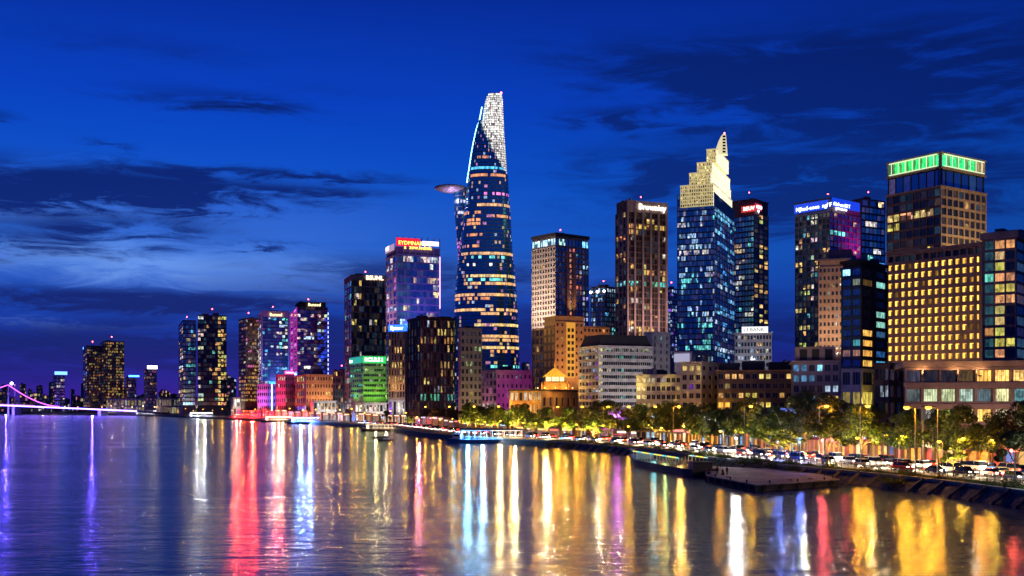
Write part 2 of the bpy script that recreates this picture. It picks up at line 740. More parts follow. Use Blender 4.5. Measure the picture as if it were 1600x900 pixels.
G_dark = glazing('dark_glass', (0.05, 0.07, 0.10), .5)
G_blue = glazing('blue_glass', (0.10, 0.36, 0.60), .8)
G_teal = glazing('teal_glass', (0.10, 0.46, 0.62), .85)
G_violet = glazing('violet_glass', (0.25, 0.18, 0.62), .8)
G_brown = glazing('brown_glass', (0.08, 0.06, 0.06), .5)
G_dark_o = glazing('dark_glass', (0.05, 0.07, 0.10), .5, obj=True)
G_blue_o = glazing('blue_glass', (0.10, 0.36, 0.60), .8, obj=True)
M_frame = mat('window_frame', (0.25, 0.22, 0.2), .5, var=0)
M_dframe = mat('dark_window_frame', (0.04, 0.04, 0.045), .5, var=0)
M_plant = mat('rooftop_plant', (0.16, 0.15, 0.16), .8, var=.2)
M_red = emitter('obstacle_light_red', (1, .05, .06), 30, False)
M_steel = mat('mast_steel', (.3, .3, .32), .5, metal=.6, var=0)
M_lampbody = mat('lamp_housing', (.06, .06, .06), .5, var=0)


def pickcol(pal):
    c = random.choice(pal)
    k = random.uniform(.45, 1.5)
    return tuple(max(0, x * k * random.uniform(.88, 1.1)) for x in c)


def litgrid(cols, rows, p=.2, pal=(GOLD,), pf=0.0, pin=.85, gain=1.0, rowset=None, colset=None, fn=None):
    """which rooms are lit: p for any room, pf the share of floors lit almost throughout"""
    out = {}
    for r in range(rows):
        full = random.random() < pf
        fc = random.choice(pal)
        for c in range(cols):
            col = None
            if fn:
                col = fn(c, r)
            if col is None:
                pp = pin if full else p
                if rowset and r in rowset:
                    q = rowset[r]
                    if random.random() < q[1]:
                        col = tuple(x * random.uniform(.6, 1.2) for x in q[0])
                elif colset and c in colset:
                    q = colset[c]
                    if random.random() < q[1]:
                        col = tuple(x * random.uniform(.6, 1.2) for x in q[0])
                elif (c - 1, r) in out and random.random() < .42:
                    k_ = random.uniform(.7, 1.2) / gain
                    col = tuple(x * k_ for x in out[(c - 1, r)][:3])
                elif random.random() < (pp if pp > .7 else pp * .66):
                    col = pickcol([fc] if full else pal)
            if col:
                out[(c, r)] = (col[0] * gain, col[1] * gain, col[2] * gain, 1)
    return out


class Bld:
    """a box building from the columns of its left, near and right edges and the depth of the near edge"""

    def __init__(s, name, label, cat, xl, xc, xr, d, a, group=None, z0=GZ, fs=1.0):
        s.fs = fs
        a = R(a)
        C = P(xc, d)
        u1 = Vector((-math.cos(a), math.sin(a), 0))
        u2 = Vector((math.sin(a), math.cos(a), 0))

        def run(u, px):
            k = (px - 800.0) / F
            return (k * C.y - C.x) / (u.x - k * u.y)
        s.tl = max(3.0, min(run(u1, xl), 220)) if abs(xl - xc) > .5 else 18.0
        s.tr = run(u2, xr) if abs(xr - xc) > .5 else 18.0
        if s.tr <= 0 or s.tr > 120:
            s.tr = 30.0
        s.C, s.u1, s.u2 = C, u1, u2
        s.z0 = z0
        s.d = d
        s.root = thing(name, label, cat, (C.x, C.y, z0), 0, group)
        s.org = Vector((C.x, C.y, z0))
        s.L = u1 * s.tl        # local, root at near corner
        s.Rr = u2 * s.tr
        s.gz = 0.0

    def h(s, py):
        return zat(py, s.d) - s.z0

    def core(s, z0, z1, m, inset=0.45, il=0, ir=0, name='wall'):
        """solid body behind the facades"""
        n1 = -s.u2
        n2 = -s.u1
        o = s.u1 * (inset + ir) + s.u2 * inset
        mb = MB()
        mb.obox(o + Vector((0, 0, z0)), s.L - s.u1 * (2 * inset + ir), s.Rr - s.u2 * 2 * inset, (0, 0, z1 - z0))
        return mb.build(name, m, s.root)

    def facade(s, side, z0, z1, cols, rows, wall, glass, lit=None, pw=.3, sh=.35, dep=.4, s0=0.0, s1=1.0, ind=False, base=0.0, off=0.0,
               pname='facade_frame', frame=None, inset=.45, mull=0):
        """side L: from the left edge to the near edge; side R: from the near edge to the right edge.
        A grid of piers and spandrels stands proud of the panes."""
        if side == 'L':
            A = s.L
            u = -s.u1
            n = -s.u2
            Lg = s.tl
        else:
            A = Vector((0, 0, 0))
            u = s.u2
            n = -s.u1
            n = -s.u1 if False else Vector((s.u2.y, -s.u2.x, 0))
            Lg = s.tr
        A = A + u * (Lg * s0)
        Lg = Lg * (s1 - s0)
        back = A - n * (inset - off)
        cw = Lg / cols
        rh = (z1 - z0) / rows
        fr = MB()
        pww = cw * pw
        spd = rh * sh
        Z = Vector((0, 0, 1))
        if pw > 0:
            for i in range(cols + 1):
                x0 = max(0.0, i * cw - pww / 2)
                x1 = min(Lg, i * cw + pww / 2)
                if i == 0:
                    x1 = max(x1, min(.5, cw * .2))
                if i == cols:
                    x0 = min(x0, Lg - min(.5, cw * .2))
                fr.obox(back + u * x0 + Z * z0, u * (x1 - x0), n * (dep + .03), Z * (z1 - z0))
        if sh > 0:
            for r in range(rows + 1):
                a0 = max(z0, z0 + r * rh - spd / 2) + (.001 if r == 0 else 0)
                a1 = min(z1, z0 + r * rh + spd / 2) - (.001 if r == rows else 0)
                if a1 > a0:
                    fr.obox(back + u * .01 + Z * a0, u * (Lg - .02), n * dep, Z * (a1 - a0))
        fo = fr.build(pname, wall, s.root)
        if glass is None:
            return fo
        lit = lit or {}
        pz = spd / 2
        px_ = pww / 2
        if not ind:
            pb = MB()
            for r in range(rows):
                for c in range(cols):
                    q = back + n * .04 + u * (c * cw + px_ * .98) + Z * (z0 + r * rh + pz * .98)
                    du = u * (cw - px_ * 1.96)
                    dzv = Z * (rh - pz * 1.96)
                    lc_ = lit.get((c, r))
                    if lc_ is None:
                        k_ = random.random() ** 3 * .07
                        e_ = random.choice(((1, .6, .3), (.3, .7, 1), (.6, .5, .8)))
                        pb.quad(q, q + du, q + du + dzv, q + dzv, (e_[0] * k_, e_[1] * k_, e_[2] * k_, 1))
                        continue
                    # a lit room seldom fills its window evenly: blinds, furniture, dark corners
                    f_ = random.uniform(.3, .7)
                    g_ = random.uniform(.35, .75)
                    for (s0_, s1_, t0_, t1_) in ((0, f_, 0, g_), (f_, 1, 0, g_), (0, f_, g_, 1), (f_, 1, g_, 1)):
                        k_ = random.choice((.08, .35, .7, 1.0, 1.2))
                        o_ = q + du * s0_ + dzv * t0_
                        pb.quad(o_, o_ + du * (s1_ - s0_), o_ + du * (s1_ - s0_) + dzv * (t1_ - t0_), o_ + dzv * (t1_ - t0_), (lc_[0] * k_, lc_[1] * k_, lc_[2] * k_, 1))
            po = pb.build('window_panes', glass, s.root, attr=True)
            po['kind'] = 'stuff'
            return fo
        # single windows: frame with a pane in it, meshes shared
        ww, hh = cw - pww, rh - spd
        fb = MB()
        ft = min(.12, ww * .08)
        fb.box(-ww / 2, ww / 2, -.05, .07, 0, ft)
        fb.box(-ww / 2, ww / 2, -.05, .07, hh - ft, hh)
        fb.box(-ww / 2, -ww / 2 + ft, -.045, .065, ft, hh - ft)
        fb.box(ww / 2 - ft, ww / 2, -.045, .065, ft, hh - ft)
        for k in range(mull):
            xm = -ww / 2 + ww * (k + 1) / (mull + 1)
            fb.box(xm - ft * .4, xm + ft * .4, -.04, .06, ft, hh - ft)
        fme = fb.mesh('window', frame or M_frame)
        pb = MB()
        pb.quad((-ww / 2 + ft * .5, 0, ft * .5), (ww / 2 - ft * .5, 0, ft * .5), (ww / 2 - ft * .5, 0, hh - ft * .5), (-ww / 2 + ft * .5, 0, hh - ft * .5))
        pme = pb.mesh('pane', glass)
        rz = math.atan2(u.y, u.x)
        for r in range(rows):
            for c in range(cols):
                q = back + n * .08 + u * (c * cw + cw / 2) + Z * (z0 + r * rh + pz)
                wo_ = put('window', fme, s.root, q, rz)
                po = put('pane', pme, wo_)
                po.color = lit.get((c, r), (0, 0, 0, 1))
        return fo

    def both(s, z0, z1, cl, cr, rows, wall, glass, litL=None, litR=None, **kw):
        s.core(z0 + .02, z1 - .02, wall)
        if cl:
            s.facade('L', z0, z1, cl, rows, wall, glass, litgrid(cl, rows, **(litL or {})), **kw)
        if cr:
            s.facade('R', z0, z1, cr, rows, wall, glass, litgrid(cr, rows, **(litR or litL or {})), **kw)

    def slab(s, z0, z1, m, over=.5, name='roof'):
        mb = MB()
        o = -s.u1 * over - s.u2 * over
        mb.obox(o + Vector((0, 0, z0)), s.L + s.u1 * 2 * over, s.Rr + s.u2 * 2 * over, (0, 0, z1 - z0))
        return mb.build(name, m, s.root)

    def plant(s, z, k=3, hmax=5, m=None, mast=True):
        """lift housings, water tanks and an obstacle light on the roof"""
        for i in range(k):
            fx, fy = random.uniform(.1, .6), random.uniform(.1, .6)
            wx, wy = random.uniform(.15, .3), random.uniform(.15, .3)
            mb = MB()
            mb.obox(s.L * fx + s.Rr * fy + Vector((0, 0, z)), s.L * wx, s.Rr * wy, (0, 0, random.uniform(.4, 1) * hmax))
            mb.build('rooftop_housing', m or M_plant, s.root)
        for i in range(k + 1):
            q = s.L * random.uniform(.08, .92) + s.Rr * random.uniform(.06, .5) + Vector((0, 0, z))
            mb = MB()
            if random.random() < .5:
                mb.tube(q, q + Vector((0, 0, 2.2)), 1.0, 1.0, 12)
                mb.ball(q + Vector((0, 0, 2.2)), 1.0, 12, 6, sq=.35)
                mb.build('water_tank', M_steel, s.root)
            else:
                mb.obox(q, s.u1 * 2.4, s.u2 * 1.4, (0, 0, 1.3))
                mb.tube(q + s.u1 * 1.2 + s.u2 * .7 + Vector((0, 0, 1.3)), q + s.u1 * 1.2 + s.u2 * .7 + Vector((0, 0, 1.5)), .5, .5, 10)
                mb.build('air_conditioner', M_frame, s.root)
        if mast:
            p = s.L * .5 + s.Rr * .5 + Vector((0, 0, z))
            mb = MB()
            mb.tube(p, p + Vector((0, 0, hmax * 2.2)), .25, .08, 6)
            a = mb.build('mast', M_steel, s.root)
            mb = MB()
            mb.ball(p + Vector((0, 0, hmax * 2.2 + .4)), .45 * max(1, s.d / 800), 8, 5)
            mb.build('obstacle_light', M_red, a)

    def sign(s, side, f0, z, text, size, color, gain, panel=None, pgain=0.0, ph=None, off=.5, dark=False, plen=None):
        """lettering on a panel; f0: place along the face"""
        size *= s.fs
        ph = ph * s.fs if ph else ph
        if plen and plen not in (s.tl, s.tr) and plen < 20:
            plen *= s.fs
        if side == 'L':
            A, u, n, Lg = s.L, -s.u1, -s.u2, s.tl
        else:
            A, u, n, Lg = Vector((0, 0, 0)), s.u2, Vector((s.u2.y, -s.u2.x, 0)), s.tr
        p = A + u * (Lg * f0) + n * off + Vector((0, 0, z))
        rz = math.atan2(u.y, u.x)
        par = s.root
        if panel:
            mb = MB()
            pl = plen or size * .66 * max(len(l) for l in text.split('\n')) + size
            hh = ph or size * 1.5
            mb.box(-size * .4, pl - size * .4, .06, .36, -size * .3, hh - size * .3)
            par = mb.build('sign', emitter('sign_%d_%d_%d_%g' % (panel[0] * 99, panel[1] * 99, panel[2] * 99, pgain), panel, pgain) if pgain else
                           mat('sign_board_%d_%d_%d' % (panel[0] * 99, panel[1] * 99, panel[2] * 99), panel, .5, var=0), s.root, loc=p)
            par.rotation_euler = (0, 0, rz)
        if not text.strip():
            return par
        m = mat('letters_dark', (.01, .01, .02), .5, var=0) if dark else emitter('letters_%d_%d_%d_%g' % (color[0] * 99, color[1] * 99, color[2] * 99, gain), color, gain)
        if panel:
            return letters(text, size, m, par, (0, -.06, 0), (R(90), 0, 0), size * .06)
        return letters(text, size, m, par, p, (R(90), 0, rz), size * .06)

    def flood(s, side, f0, dist, z, energy, color, aimz, spot=130, rad=.8):
        """a floodlight on the ground or a lower roof in front of a face"""
        dist *= s.fs
        energy *= s.fs ** 2
        if side == 'L':
            A, u, n, Lg = s.L, -s.u1, -s.u2, s.tl
        else:
            A, u, n, Lg = Vector((0, 0, 0)), s.u2, Vector((s.u2.y, -s.u2.x, 0)), s.tr
        p = A + u * (Lg * f0) + n * dist + Vector((0, 0, z))
        aim = A + u * (Lg * f0) + Vector((0, 0, aimz))
        mb = MB()
        mb.box(-.35, .35, -.35, .35, -.5, -.15)
        fx = mb.build('floodlight', M_lampbody, s.root, loc=p)
        light('flood_lamp', 'SPOT', p, energy, color, s.root, rad, aim, R(spot), .8)


def W(name, c, **kw):
    return mat(name, c, kw.pop('rough', .8), **kw)


M_beige = W('beige_wall', (.46, .39, .33))
M_cream = W('cream_wall', (.55, .49, .42))
M_white = W('white_wall', (.62, .60, .62))
M_brown = W('brown_wall', (.20, .13, .11))
M_dkbrown = W('dark_brown_wall', (.085, .055, .06))
M_pinkbrown = W('pink_brown_wall', (.34, .24, .25))
M_peach = W('peach_wall', (.55, .38, .27))
M_orange = W('orange_wall', (.50, .29, .13))
M_grey = W('grey_wall', (.28, .26, .28))
M_dkgrey = W('dark_grey_wall', (.13, .12, .14))
M_pinkw = W('pink_wall', (.52, .34, .42))
M_blackw = W('black_wall', (.025, .022, .026))
M_navy = W('navy_wall', (.03, .05, .10), rough=.4)
M_roofdk = W('dark_roof', (.05, .05, .06))

# ================================================================ buildings, right to left
# --- terrace building (right edge, low, pale concrete frame)
b = Bld('terrace_building', 'low pale concrete building with deep lit bays at the right edge', 'building', 1414, 1640, 1700, 292, 14)
zt, z1, z2, z3 = b.h(563), b.h(600), b.h(634), b.h(664)
b.core(0, zt - 1.5, M_beige, inset=3.0)
lt = {}
for c in range(8):
    lt[(c, 0)] = [(0, 0, 0, 1), (0, 0, 0, 1), (.5, .6, .12, 1), (2.2, 1.5, .4, 1), (1.8, 1.0, .22, 1), (1.6, 1.3, .8, 1), (.5, .35, .2, 1), (1.2, .8, .3, 1)][c]
b.facade('L', z3, z2 - .1, 8, 1, M_pinkbrown, G_dark_o, lt, pw=.16, sh=.3, dep=3.0, ind=True, inset=3.0, mull=3, pname='bay_frame')
lt = {}
for c in range(8):
    lt[(c, 0)] = [(.12, .16, .16, 1), (.75, .85, .5, 1), (.7, .8, .42, 1), (.55, .75, .6, 1), (.1, .16, .18, 1), (1.1, 1.05, .5, 1), (.12, .3, .32, 1), (.4, .5, .4, 1)][c]
b.facade('L', z2 + .1, z1 - .1, 8, 1, M_pinkbrown, G_dark_o, lt, pw=.16, sh=.36, dep=3.0, ind=True, inset=3.0, mull=5, pname='bay_frame')
lt = {}
for c in range(8):
    lt[(c, 0)] = [(.05, .05, .08, 1), (.02, .02, .03, 1), (.02, .02, .03, 1), (.1, .06, .02, 1), (1.7, .85, .16, 1), (1.9, 1.0, .25, 1), (1.6, .9, .25, 1), (1.2, .6, .1, 1)][c]
b.facade('L', z1 + .1, zt - 1.6, 8, 1, M_pinkbrown, G_dark_o, lt, pw=.10, sh=.3, dep=3.0, ind=True, inset=3.0, mull=3, pname='bay_frame')
b.slab(zt - 1.5, zt, M_peach, .6)
for zz in (z1, z2):
    mb = MB()
    mb.obox(b.L + b.u1 * .4 - b.u2 * .5 + Vector((0, 0, zz - .55)), -b.L - b.u1 * .8, b.u2 * .9, (0, 0, 1.1))
    mb.build('floor_slab', M_pinkbrown, b.root)
# podium under the bays, hidden by the trees
mb = MB()
mb.obox(b.L * .02, b.L * .96, b.u2 * 12, (0, 0, z3))
mb.build('podium', M_brown, b.root)
for f in (.12, .36, .52):
    b.flood('L', f, 1.2, z1 + 2.6, 900, (1, .55, .2), z1 + 8, 150, .2)
for f in (.2, .5, .8):
    b.flood('L', f, 12, z3 - 1, 2600, (1, .6, .35), z2, 140, .3)
# street-level name board in front of it
# --- dark glass wing behind it
b = Bld('glass_wing', 'dark glass building with a lit golden stair at the right edge', 'building', 1536, 1588, 1650, 335, 38)
zt = b.h(360)
b.core(0, zt - .3, M_dkgrey)
lg = litgrid(3, 11, p=.10, pal=(WARM, TEAL), colset={1: (GOLD, .85)}, gain=.8)
for r in range(11):
    lg.setdefault((0, r), (.02, .07, .08, 1))
b.facade('L', b.h(560), zt - 2.2, 3, 11, M_pinkbrown, G_dark_o, lg, pw=.1, sh=.2, ind=True, mull=1)
b.facade('R', b.h(560), zt - 2.2, 4, 11, M_pinkbrown, G_dark, litgrid(4, 11, p=.12, pal=(WARM, PNK, GOLD)), pw=.14, sh=.2)
b.facade('L', 0, b.h(560) - .1, 3, 4, M_beige, G_dark, litgrid(3, 4, p=.6, pal=(WARM, GOLD)), pw=.14, sh=.3)
b.slab(zt - 2.1, zt, M_pinkbrown, .7)
b.plant(zt, 2, 2.5, mast=False)

# --- honeycomb hotel, every niche lit
b = Bld('niche_hotel', 'broad hotel slab with a grid of glowing golden window niches', 'hotel', 1386, 1535, 1600, 400, 48)
zt, zb, zw = b.h(378), b.h(567), b.h(397)
b.core(0, zt - 1.0, M_peach, inset=1.3)
cols, rows = 14, 11
lg = {}
for r in range(rows):
    for c in range(cols):
        k = random.uniform(.55, 1.2)
        lg[(c, r)] = (1.25 * k, .60 * k, .10 * k, 1)
b.facade('L', zb + 1.2, zw, cols, rows, M_pinkbrown, None, pw=.46, sh=.42, dep=1.25, inset=1.3, pname='niche_frame')
# each niche: dim pane, glowing left reveal
u, n = -b.u1, -b.u2
cw, rh = b.tl / cols, (zw - zb - 1.2) / rows
ww, hh = cw * .54, rh * .58
nm = MB()
nm.box(-ww / 2, ww / 2, -.10, .0, 0, .10)
nm.box(-ww / 2, ww / 2, -.10, .0, hh - .10, hh)
nm.box(-.05, .05, -.09, .0, .10, hh - .10)
nmesh = nm.mesh('window', M_frame)
pm = MB()
pm.quad((-ww / 2, 0, 0), (ww / 2, 0, 0), (ww / 2, 0, hh), (-ww / 2, 0, hh))
pmesh = pm.mesh('pane', G_dark_o)
lm = MB()
lm.box(-ww / 2 + .02, -ww / 2 + .30, -1.0, -.12, .05, hh - .05)
lm.box(-ww / 2 + .31, ww / 2 - .02, -.75, -.12, hh - .22, hh - .06)
lmesh = lm.mesh('niche_lamp', glowobj('niche_glow', 1.0))
rz = math.atan2(u.y, u.x)
for r in range(rows):
    for c in range(cols):
        q = b.L - n * 1.3 + n * .1 + u * (c + .5) * cw + Vector((0, 0, zb + 1.2 + rh * (r + .21)))
        wo_ = put('window', nmesh, b.root, q, rz)
        k = random.uniform(.2, 1.0)
        put('pane', pmesh, wo_, color=(.75 * k, .33 * k, .05 * k, 1))
        k = random.uniform(.55, 1.35) * (.06 if random.random() < .07 else 1)
        put('niche_lamp', lmesh, wo_, color=(2.2 * k, 1.15 * k, .17 * k, 1))
b.facade('L', zw, zt - 1.1, 13, 1, M_pinkbrown, G_dark, litgrid(13, 1, p=.1, pal=(GOLD,)), pw=.18, sh=.3, inset=1.3, dep=1.2, pname='attic_frame')
b.facade('L', b.h(590), zb + 1.1, 12, 1, M_pinkbrown, G_dark_o, litgrid(12, 1, p=.35, pal=(COOL, WARM, BLU), gain=.5), pw=.2, sh=.25, ind=True, inset=1.3, dep=1.2)
b.facade('R', b.h(590), zt - 1.1, 4, 14, M_pinkbrown, G_dark, litgrid(4, 14, p=.2, pal=(WARM,)), pw=.3, sh=.4, inset=1.3, dep=1.2)
b.slab(zt - 1.0, zt, M_pinkbrown, .5)
b.flood('L', .3, 26, b.h(600), 9000, (1, .55, .22), b.h(470), 120)
b.flood('L', .75, 26, b.h(600), 9000, (1, .55, .22), b.h(470), 120)

# --- green crowned tower
b = Bld('green_crowned_tower', 'tall office tower whose glass crown glows green', 'tower', 1385, 1470, 1541, 540, 56)
zt, zc, zd = b.h(236), b.h(262), b.h(292)
b.core(0, zd, M_brown)
M_gridlit = W('sandstone_grid', (.50, .38, .26))
b.facade('L', b.h(425), zd, 8, 9, M_brown, G_dark, litgrid(8, 9, p=.06, pal=(GOLD, YEL), rowset={6: (GOLD, .55), 2: (YEL, .35), 1: (GOLD, .25)}), pw=.12, sh=.24)
b.facade('R', b.h(425), zd, 8, 9, M_gridlit, G_dark, litgrid(8, 9, p=.12, pal=(GOLD, WARM), rowset={2: (YEL, .5)}, gain=.7), pw=.22, sh=.25, dep=.6)
b.facade('L', 0, b.h(425), 8, 12, M_brown, G_dark, litgrid(8, 12, p=.1, pal=(GOLD,)), pw=.12, sh=.24)
b.core(zd + .1, zc - .1, M_navy, 1.6, name='recessed_storey')
b.facade('L', zd, zc, 7, 1, M_navy, G_blue, None, pw=.05, sh=.1, inset=1.6, dep=.4)
b.facade('R', zd, zc, 6, 1, M_navy, G_blue, None, pw=.05, sh=.1, inset=1.6, dep=.4)
b.slab(zd, zd + .9, M_gridlit, .35, 'cornice')
b.slab(zc, zc + .8, M_gridlit, .2, 'cornice')
b.core(zc + .9, zt - .8, M_blackw, 4.0, name='crown_core')
# crown: separate green backlit panes in a white frame
M_crownframe = W('crown_frame', (.75, .68, .5))
lgl = litgrid(8, 1, p=1, pal=((.02, .75, .14),), gain=2.2)
lgl[(0, 0)] = (.03, .12, .05, 1)
b.facade('L', zc + .85, zt - .7, 8, 1, M_crownframe, G_dark_o, lgl, pw=.12, sh=.12, dep=.9, ind=True, inset=1.4, mull=1, pname='crown_frame')
lgr = litgrid(5, 1, p=1, pal=((.02, .75, .16),), gain=2.2)
lgr[(4, 0)] = (.5, .35, .15, 1)
b.facade('R', zc + .85, zt - .7, 5, 1, M_crownframe, G_dark_o, lgr, pw=.12, sh=.12, dep=.9, ind=True, inset=1.4, mull=1, pname='crown_frame')
b.slab(zt - .7, zt, M_crownframe, .2, 'roof')
# white light strips that outline the crown
M_strip = emitter('crown_strip_white', (.85, 1, .6), 1.1, False)
for (A, u_, n_, Lg) in ((b.L, -b.u1, -b.u2, b.tl), (Vector((0, 0, 0)), b.u2, Vector((b.u2.y, -b.u2.x, 0)), b.tr)):
    mb = MB()
    mb.obox(A + u_ * Lg * .06 + n_ * .3 + Vector((0, 0, zt - 1.5)), u_ * Lg * .88, n_ * .25, (0, 0, .5))
    mb.obox(A + u_ * Lg * .06 + n_ * .3 + Vector((0, 0, zc + 1.0)), u_ * Lg * .88, n_ * .25, (0, 0, .4))
    for k in range(7):
        mb.obox(A + u_ * Lg * (.10 + .13 * k) + n_ * .32 + Vector((0, 0, zc + 1.5)), u_ * .35, n_ * .2, (0, 0, zt - zc - 3.1))
    mb.build('light_strip', M_strip, b.root)
b.flood('R', .5, 30, b.h(425), 60000, (1, .62, .28), b.h(330), 120)
b.plant(zt, 1, 1.5)

# --- blue and black tower
b = Bld('corner_tower', 'narrow tower, one face blue glass and the other black with amber windows', 'tower', 1314, 1346, 1387, 345, 42)
zt, zm = b.h(410), b.h(575)
b.core(0, zt, M_blackw)
lg = litgrid(2, 10, p=.5, pal=((.1, .45, .5), (.1, .3, .45), (.5, .6, .2), WARM), gain=.55)
lg[(0, 9)] = (.7, 1.6, 2.4, 1)
b.facade('L', zm, zt - 1.2, 2, 10, M_navy, G_blue_o, lg, pw=.2, sh=.32, ind=True, mull=2, frame=M_dframe)
lg = {(0, 0): (1.3, .7, .13, 1), (0, 1): (.9, .42, .08, 1), (0, 2): (1.2, .55, .1, 1), (0, 3): (1.2, .6, .12, 1), (1, 0): (.1, .5, .9, 1), (1, 1): (.02, .1, .3, 1),
      (1, 3): (.03, .1, .2, 1), (1, 4): (.3, .7, .55, 1), (1, 5): (.25, .6, .5, 1), (1, 8): (.3, .8, .7, 1), (0, 8): (.1, .05, .01, 1)}
b.facade('R', zm, zt - 1.2, 2, 10, M_blackw, G_dark_o, lg, pw=.24, sh=.34, ind=True, mull=3, frame=M_dframe)
lg = litgrid(2, 3, p=.9, pal=(YEL, GOLD), gain=.55)
b.facade('L', 0, zm - .1, 2, 4, M_beige, G_dark_o, lg, pw=.24, sh=.34, ind=True, mull=2)
lg = litgrid(2, 3, p=.5, pal=(YEL, GOLD), gain=.6)
b.facade('R', 0, zm - .1, 2, 4, M_beige, G_dark_o, lg, pw=.24, sh=.34, ind=True, mull=2)
b.slab(zt, zt + .9, M_blackw, .3)
b.plant(zt + .9, 2, 2.0, mast=False)
b.flood('R', .05, 2.0, b.h(640), 2500, (1, .75, .12), b.h(590), 120, .2)

# --- dark annex
b = Bld('dark_annex', 'plain dark annex between the black tower and the terrace building', 'building', 1366, 1390, 1421, 322, 30)
zt = b.h(568)
b.core(0, zt, M_dkbrown)
b.facade('L', 0, zt - .6, 3, 5, M_dkbrown, G_brown, litgrid(3, 5, p=.1, pal=(WARM, COOL), gain=.4), pw=.3, sh=.35)
b.facade('R', 0, zt - .6, 3, 5, M_dkbrown, G_brown, litgrid(3, 5, p=.12, pal=(WARM, GOLD), gain=.5), pw=.3, sh=.35)
b.slab(zt - .5, zt + .3, M_dkbrown, .3)

# --- blue windowed block
b = Bld('blue_windowed_block', 'mid rise block with many bluish lit windows and a dark attic', 'building', 1238, 1312, 1340, 352, 12)
zt, zr = b.h(565), b.h(541)
b.core(0, zt, M_pinkbrown)
lg = litgrid(6, 5, p=.45, pal=((.15, .5, .8), (.2, .6, .9), COOL), gain=.7)
for c in (4, 5):
    lg[(c, 1)] = (.9, .55, .1, 1)
lg[(3, 4)] = (.4, 1.2, 1.5, 1)
b.facade('L', b.h(648), zt - .3, 6, 5, M_pinkbrown, G_dark_o, lg, pw=.26, sh=.34, ind=True, mull=1)
b.facade('L', .3, b.h(648) - .05, 6, 3, M_pinkbrown, G_dark, litgrid(6, 3, p=.5, pal=(GOLD, WARM, (.2, .5, .9)), gain=.7), pw=.26, sh=.34, pname='lower_storeys')
b.facade('R', b.h(648), zt - .3, 3, 5, M_pinkbrown, G_dark, litgrid(3, 5, p=.3, pal=(GOLD,)), pw=.3, sh=.4)
b.slab(zt - .2, zt + .4, M_pinkbrown, .4)
mb = MB()
mb.obox(b.L * .08 + b.u2 * 1.5 + Vector((0, 0, zt + .4)), b.L * .84, b.u2 * 10, (0, 0, zr - zt - .4))
mb.build('attic', M_pinkbrown, b.root)
for f in (.14, .42, .68):
    mb = MB()
    mb.obox(b.L * f + b.u2 * 1.4 + Vector((0, 0, zt + .8)), b.L * .16, b.u2 * .2, (0, 0, zr - zt - 1.6))
    mb.build('attic_opening', M_blackw, b.root)

# --- gold windowed block
b = Bld('gold_windowed_block', 'long low block with four rows of golden windows under a dark roof', 'building', 1121, 1238, 1262, 375, 10)
zt, zr = b.h(579), b.h(562)
b.core(0, zt, M_brown)
lg = litgrid(11, 4, p=.42, pal=(GOLD, YEL, WARM), gain=.8)
lg[(0, 0)] = lg[(1, 0)] = (1.6, .7, .08, 1)
b.facade('L', b.h(640), zt - .3, 11, 4, M_brown, G_dark_o, lg, pw=.26, sh=.42, ind=True, mull=1)
b.facade('L', .3, b.h(640) - .05, 11, 3, M_brown, G_dark, litgrid(11, 3, p=.5, pal=(GOLD, WARM), gain=.7), pw=.26, sh=.34, pname='lower_storeys')
b.facade('R', b.h(640), zt - .3, 2, 4, M_brown, G_dark, litgrid(2, 4, p=.4, pal=(GOLD,)), pw=.26, sh=.42)
b.slab(zt - .2, zt + .3, M_orange, .5)
for f, wd in ((.02, .28), (.36, .3), (.7, .28)):
    mb = MB()
    mb.obox(b.L * f + b.u2 * 2 + Vector((0, 0, zt + .3)), b.L * wd, b.u2 * 7, (0, 0, (zr - zt - .3) * random.uniform(.7, 1)))
    mb.build('rooftop_housing', M_roofdk, b.root)
for f in (.06, .5):
    b.flood('L', f, 1.0, b.h(642), 800, (1, .6, .1), b.h(600), 150, .2)

# --- white apartment block, taller right part and lower left part
b = Bld('white_block', 'white apartment block with small square windows on a blank side', 'building', 1064, 1096, 1124, 398, 40)
zt = b.h(566)
b.core(0, zt, M_white)
b.facade('L', b.h(640), zt - .4, 3, 5, M_white, G_dark_o, litgrid(3, 5, p=.25, pal=(GOLD, COOL, VIO), gain=.5), pw=.3, sh=.42, ind=True, mull=1)
for sd_ in 'LR':
    b.facade(sd_, .3, b.h(640) - .05, 4, 3, M_white, G_dark, litgrid(4, 3, p=.4, pal=(GOLD, WARM), gain=.6), pw=.3, sh=.36, pname='lower_storeys')
lg = litgrid(3, 5, p=.05, pal=(WARM,))
b.facade('R', b.h(640), zt - .4, 3, 5, M_white, G_dark_o, lg, pw=.5, sh=.55, ind=True, mull=1, frame=M_dframe)
b.slab(zt - .3, zt + .4, M_white, .3)
b.plant(zt + .4, 2, 2.0, mast=False)
b.flood('R', .6, 20, b.h(640), 4000, (1, .8, .85), b.h(590), 120)
b = Bld('long_white_block', 'long white low block with a dusky window row, left of the taller white block', 'building', 994, 1064, 1080, 412, 8)
zt = b.h(586)
b.core(0, zt, M_white)
lg = litgrid(9, 4, p=.12, pal=(GOLD, WHT), gain=.5, rowset={3: (WHT, .5)})
for r in range(4):
    lg[(0, r)] = lg[(1, r)] = (1.3, .9, .35, 1)
b.facade('L', b.h(640), zt - .3, 9, 4, M_white, G_dark_o, lg, pw=.24, sh=.45, ind=True, mull=1)
b.facade('L', .3, b.h(640) - .05, 9, 3, M_pinkbrown, G_dark, litgrid(9, 3, p=.5, pal=(GOLD, WARM, COOL), gain=.7), pw=.26, sh=.34, pname='lower_storeys')
b.slab(zt - .2, zt + .3, M_white, .4)
b.plant(zt + .3, 3, 3.0, M_roofdk, mast=False)
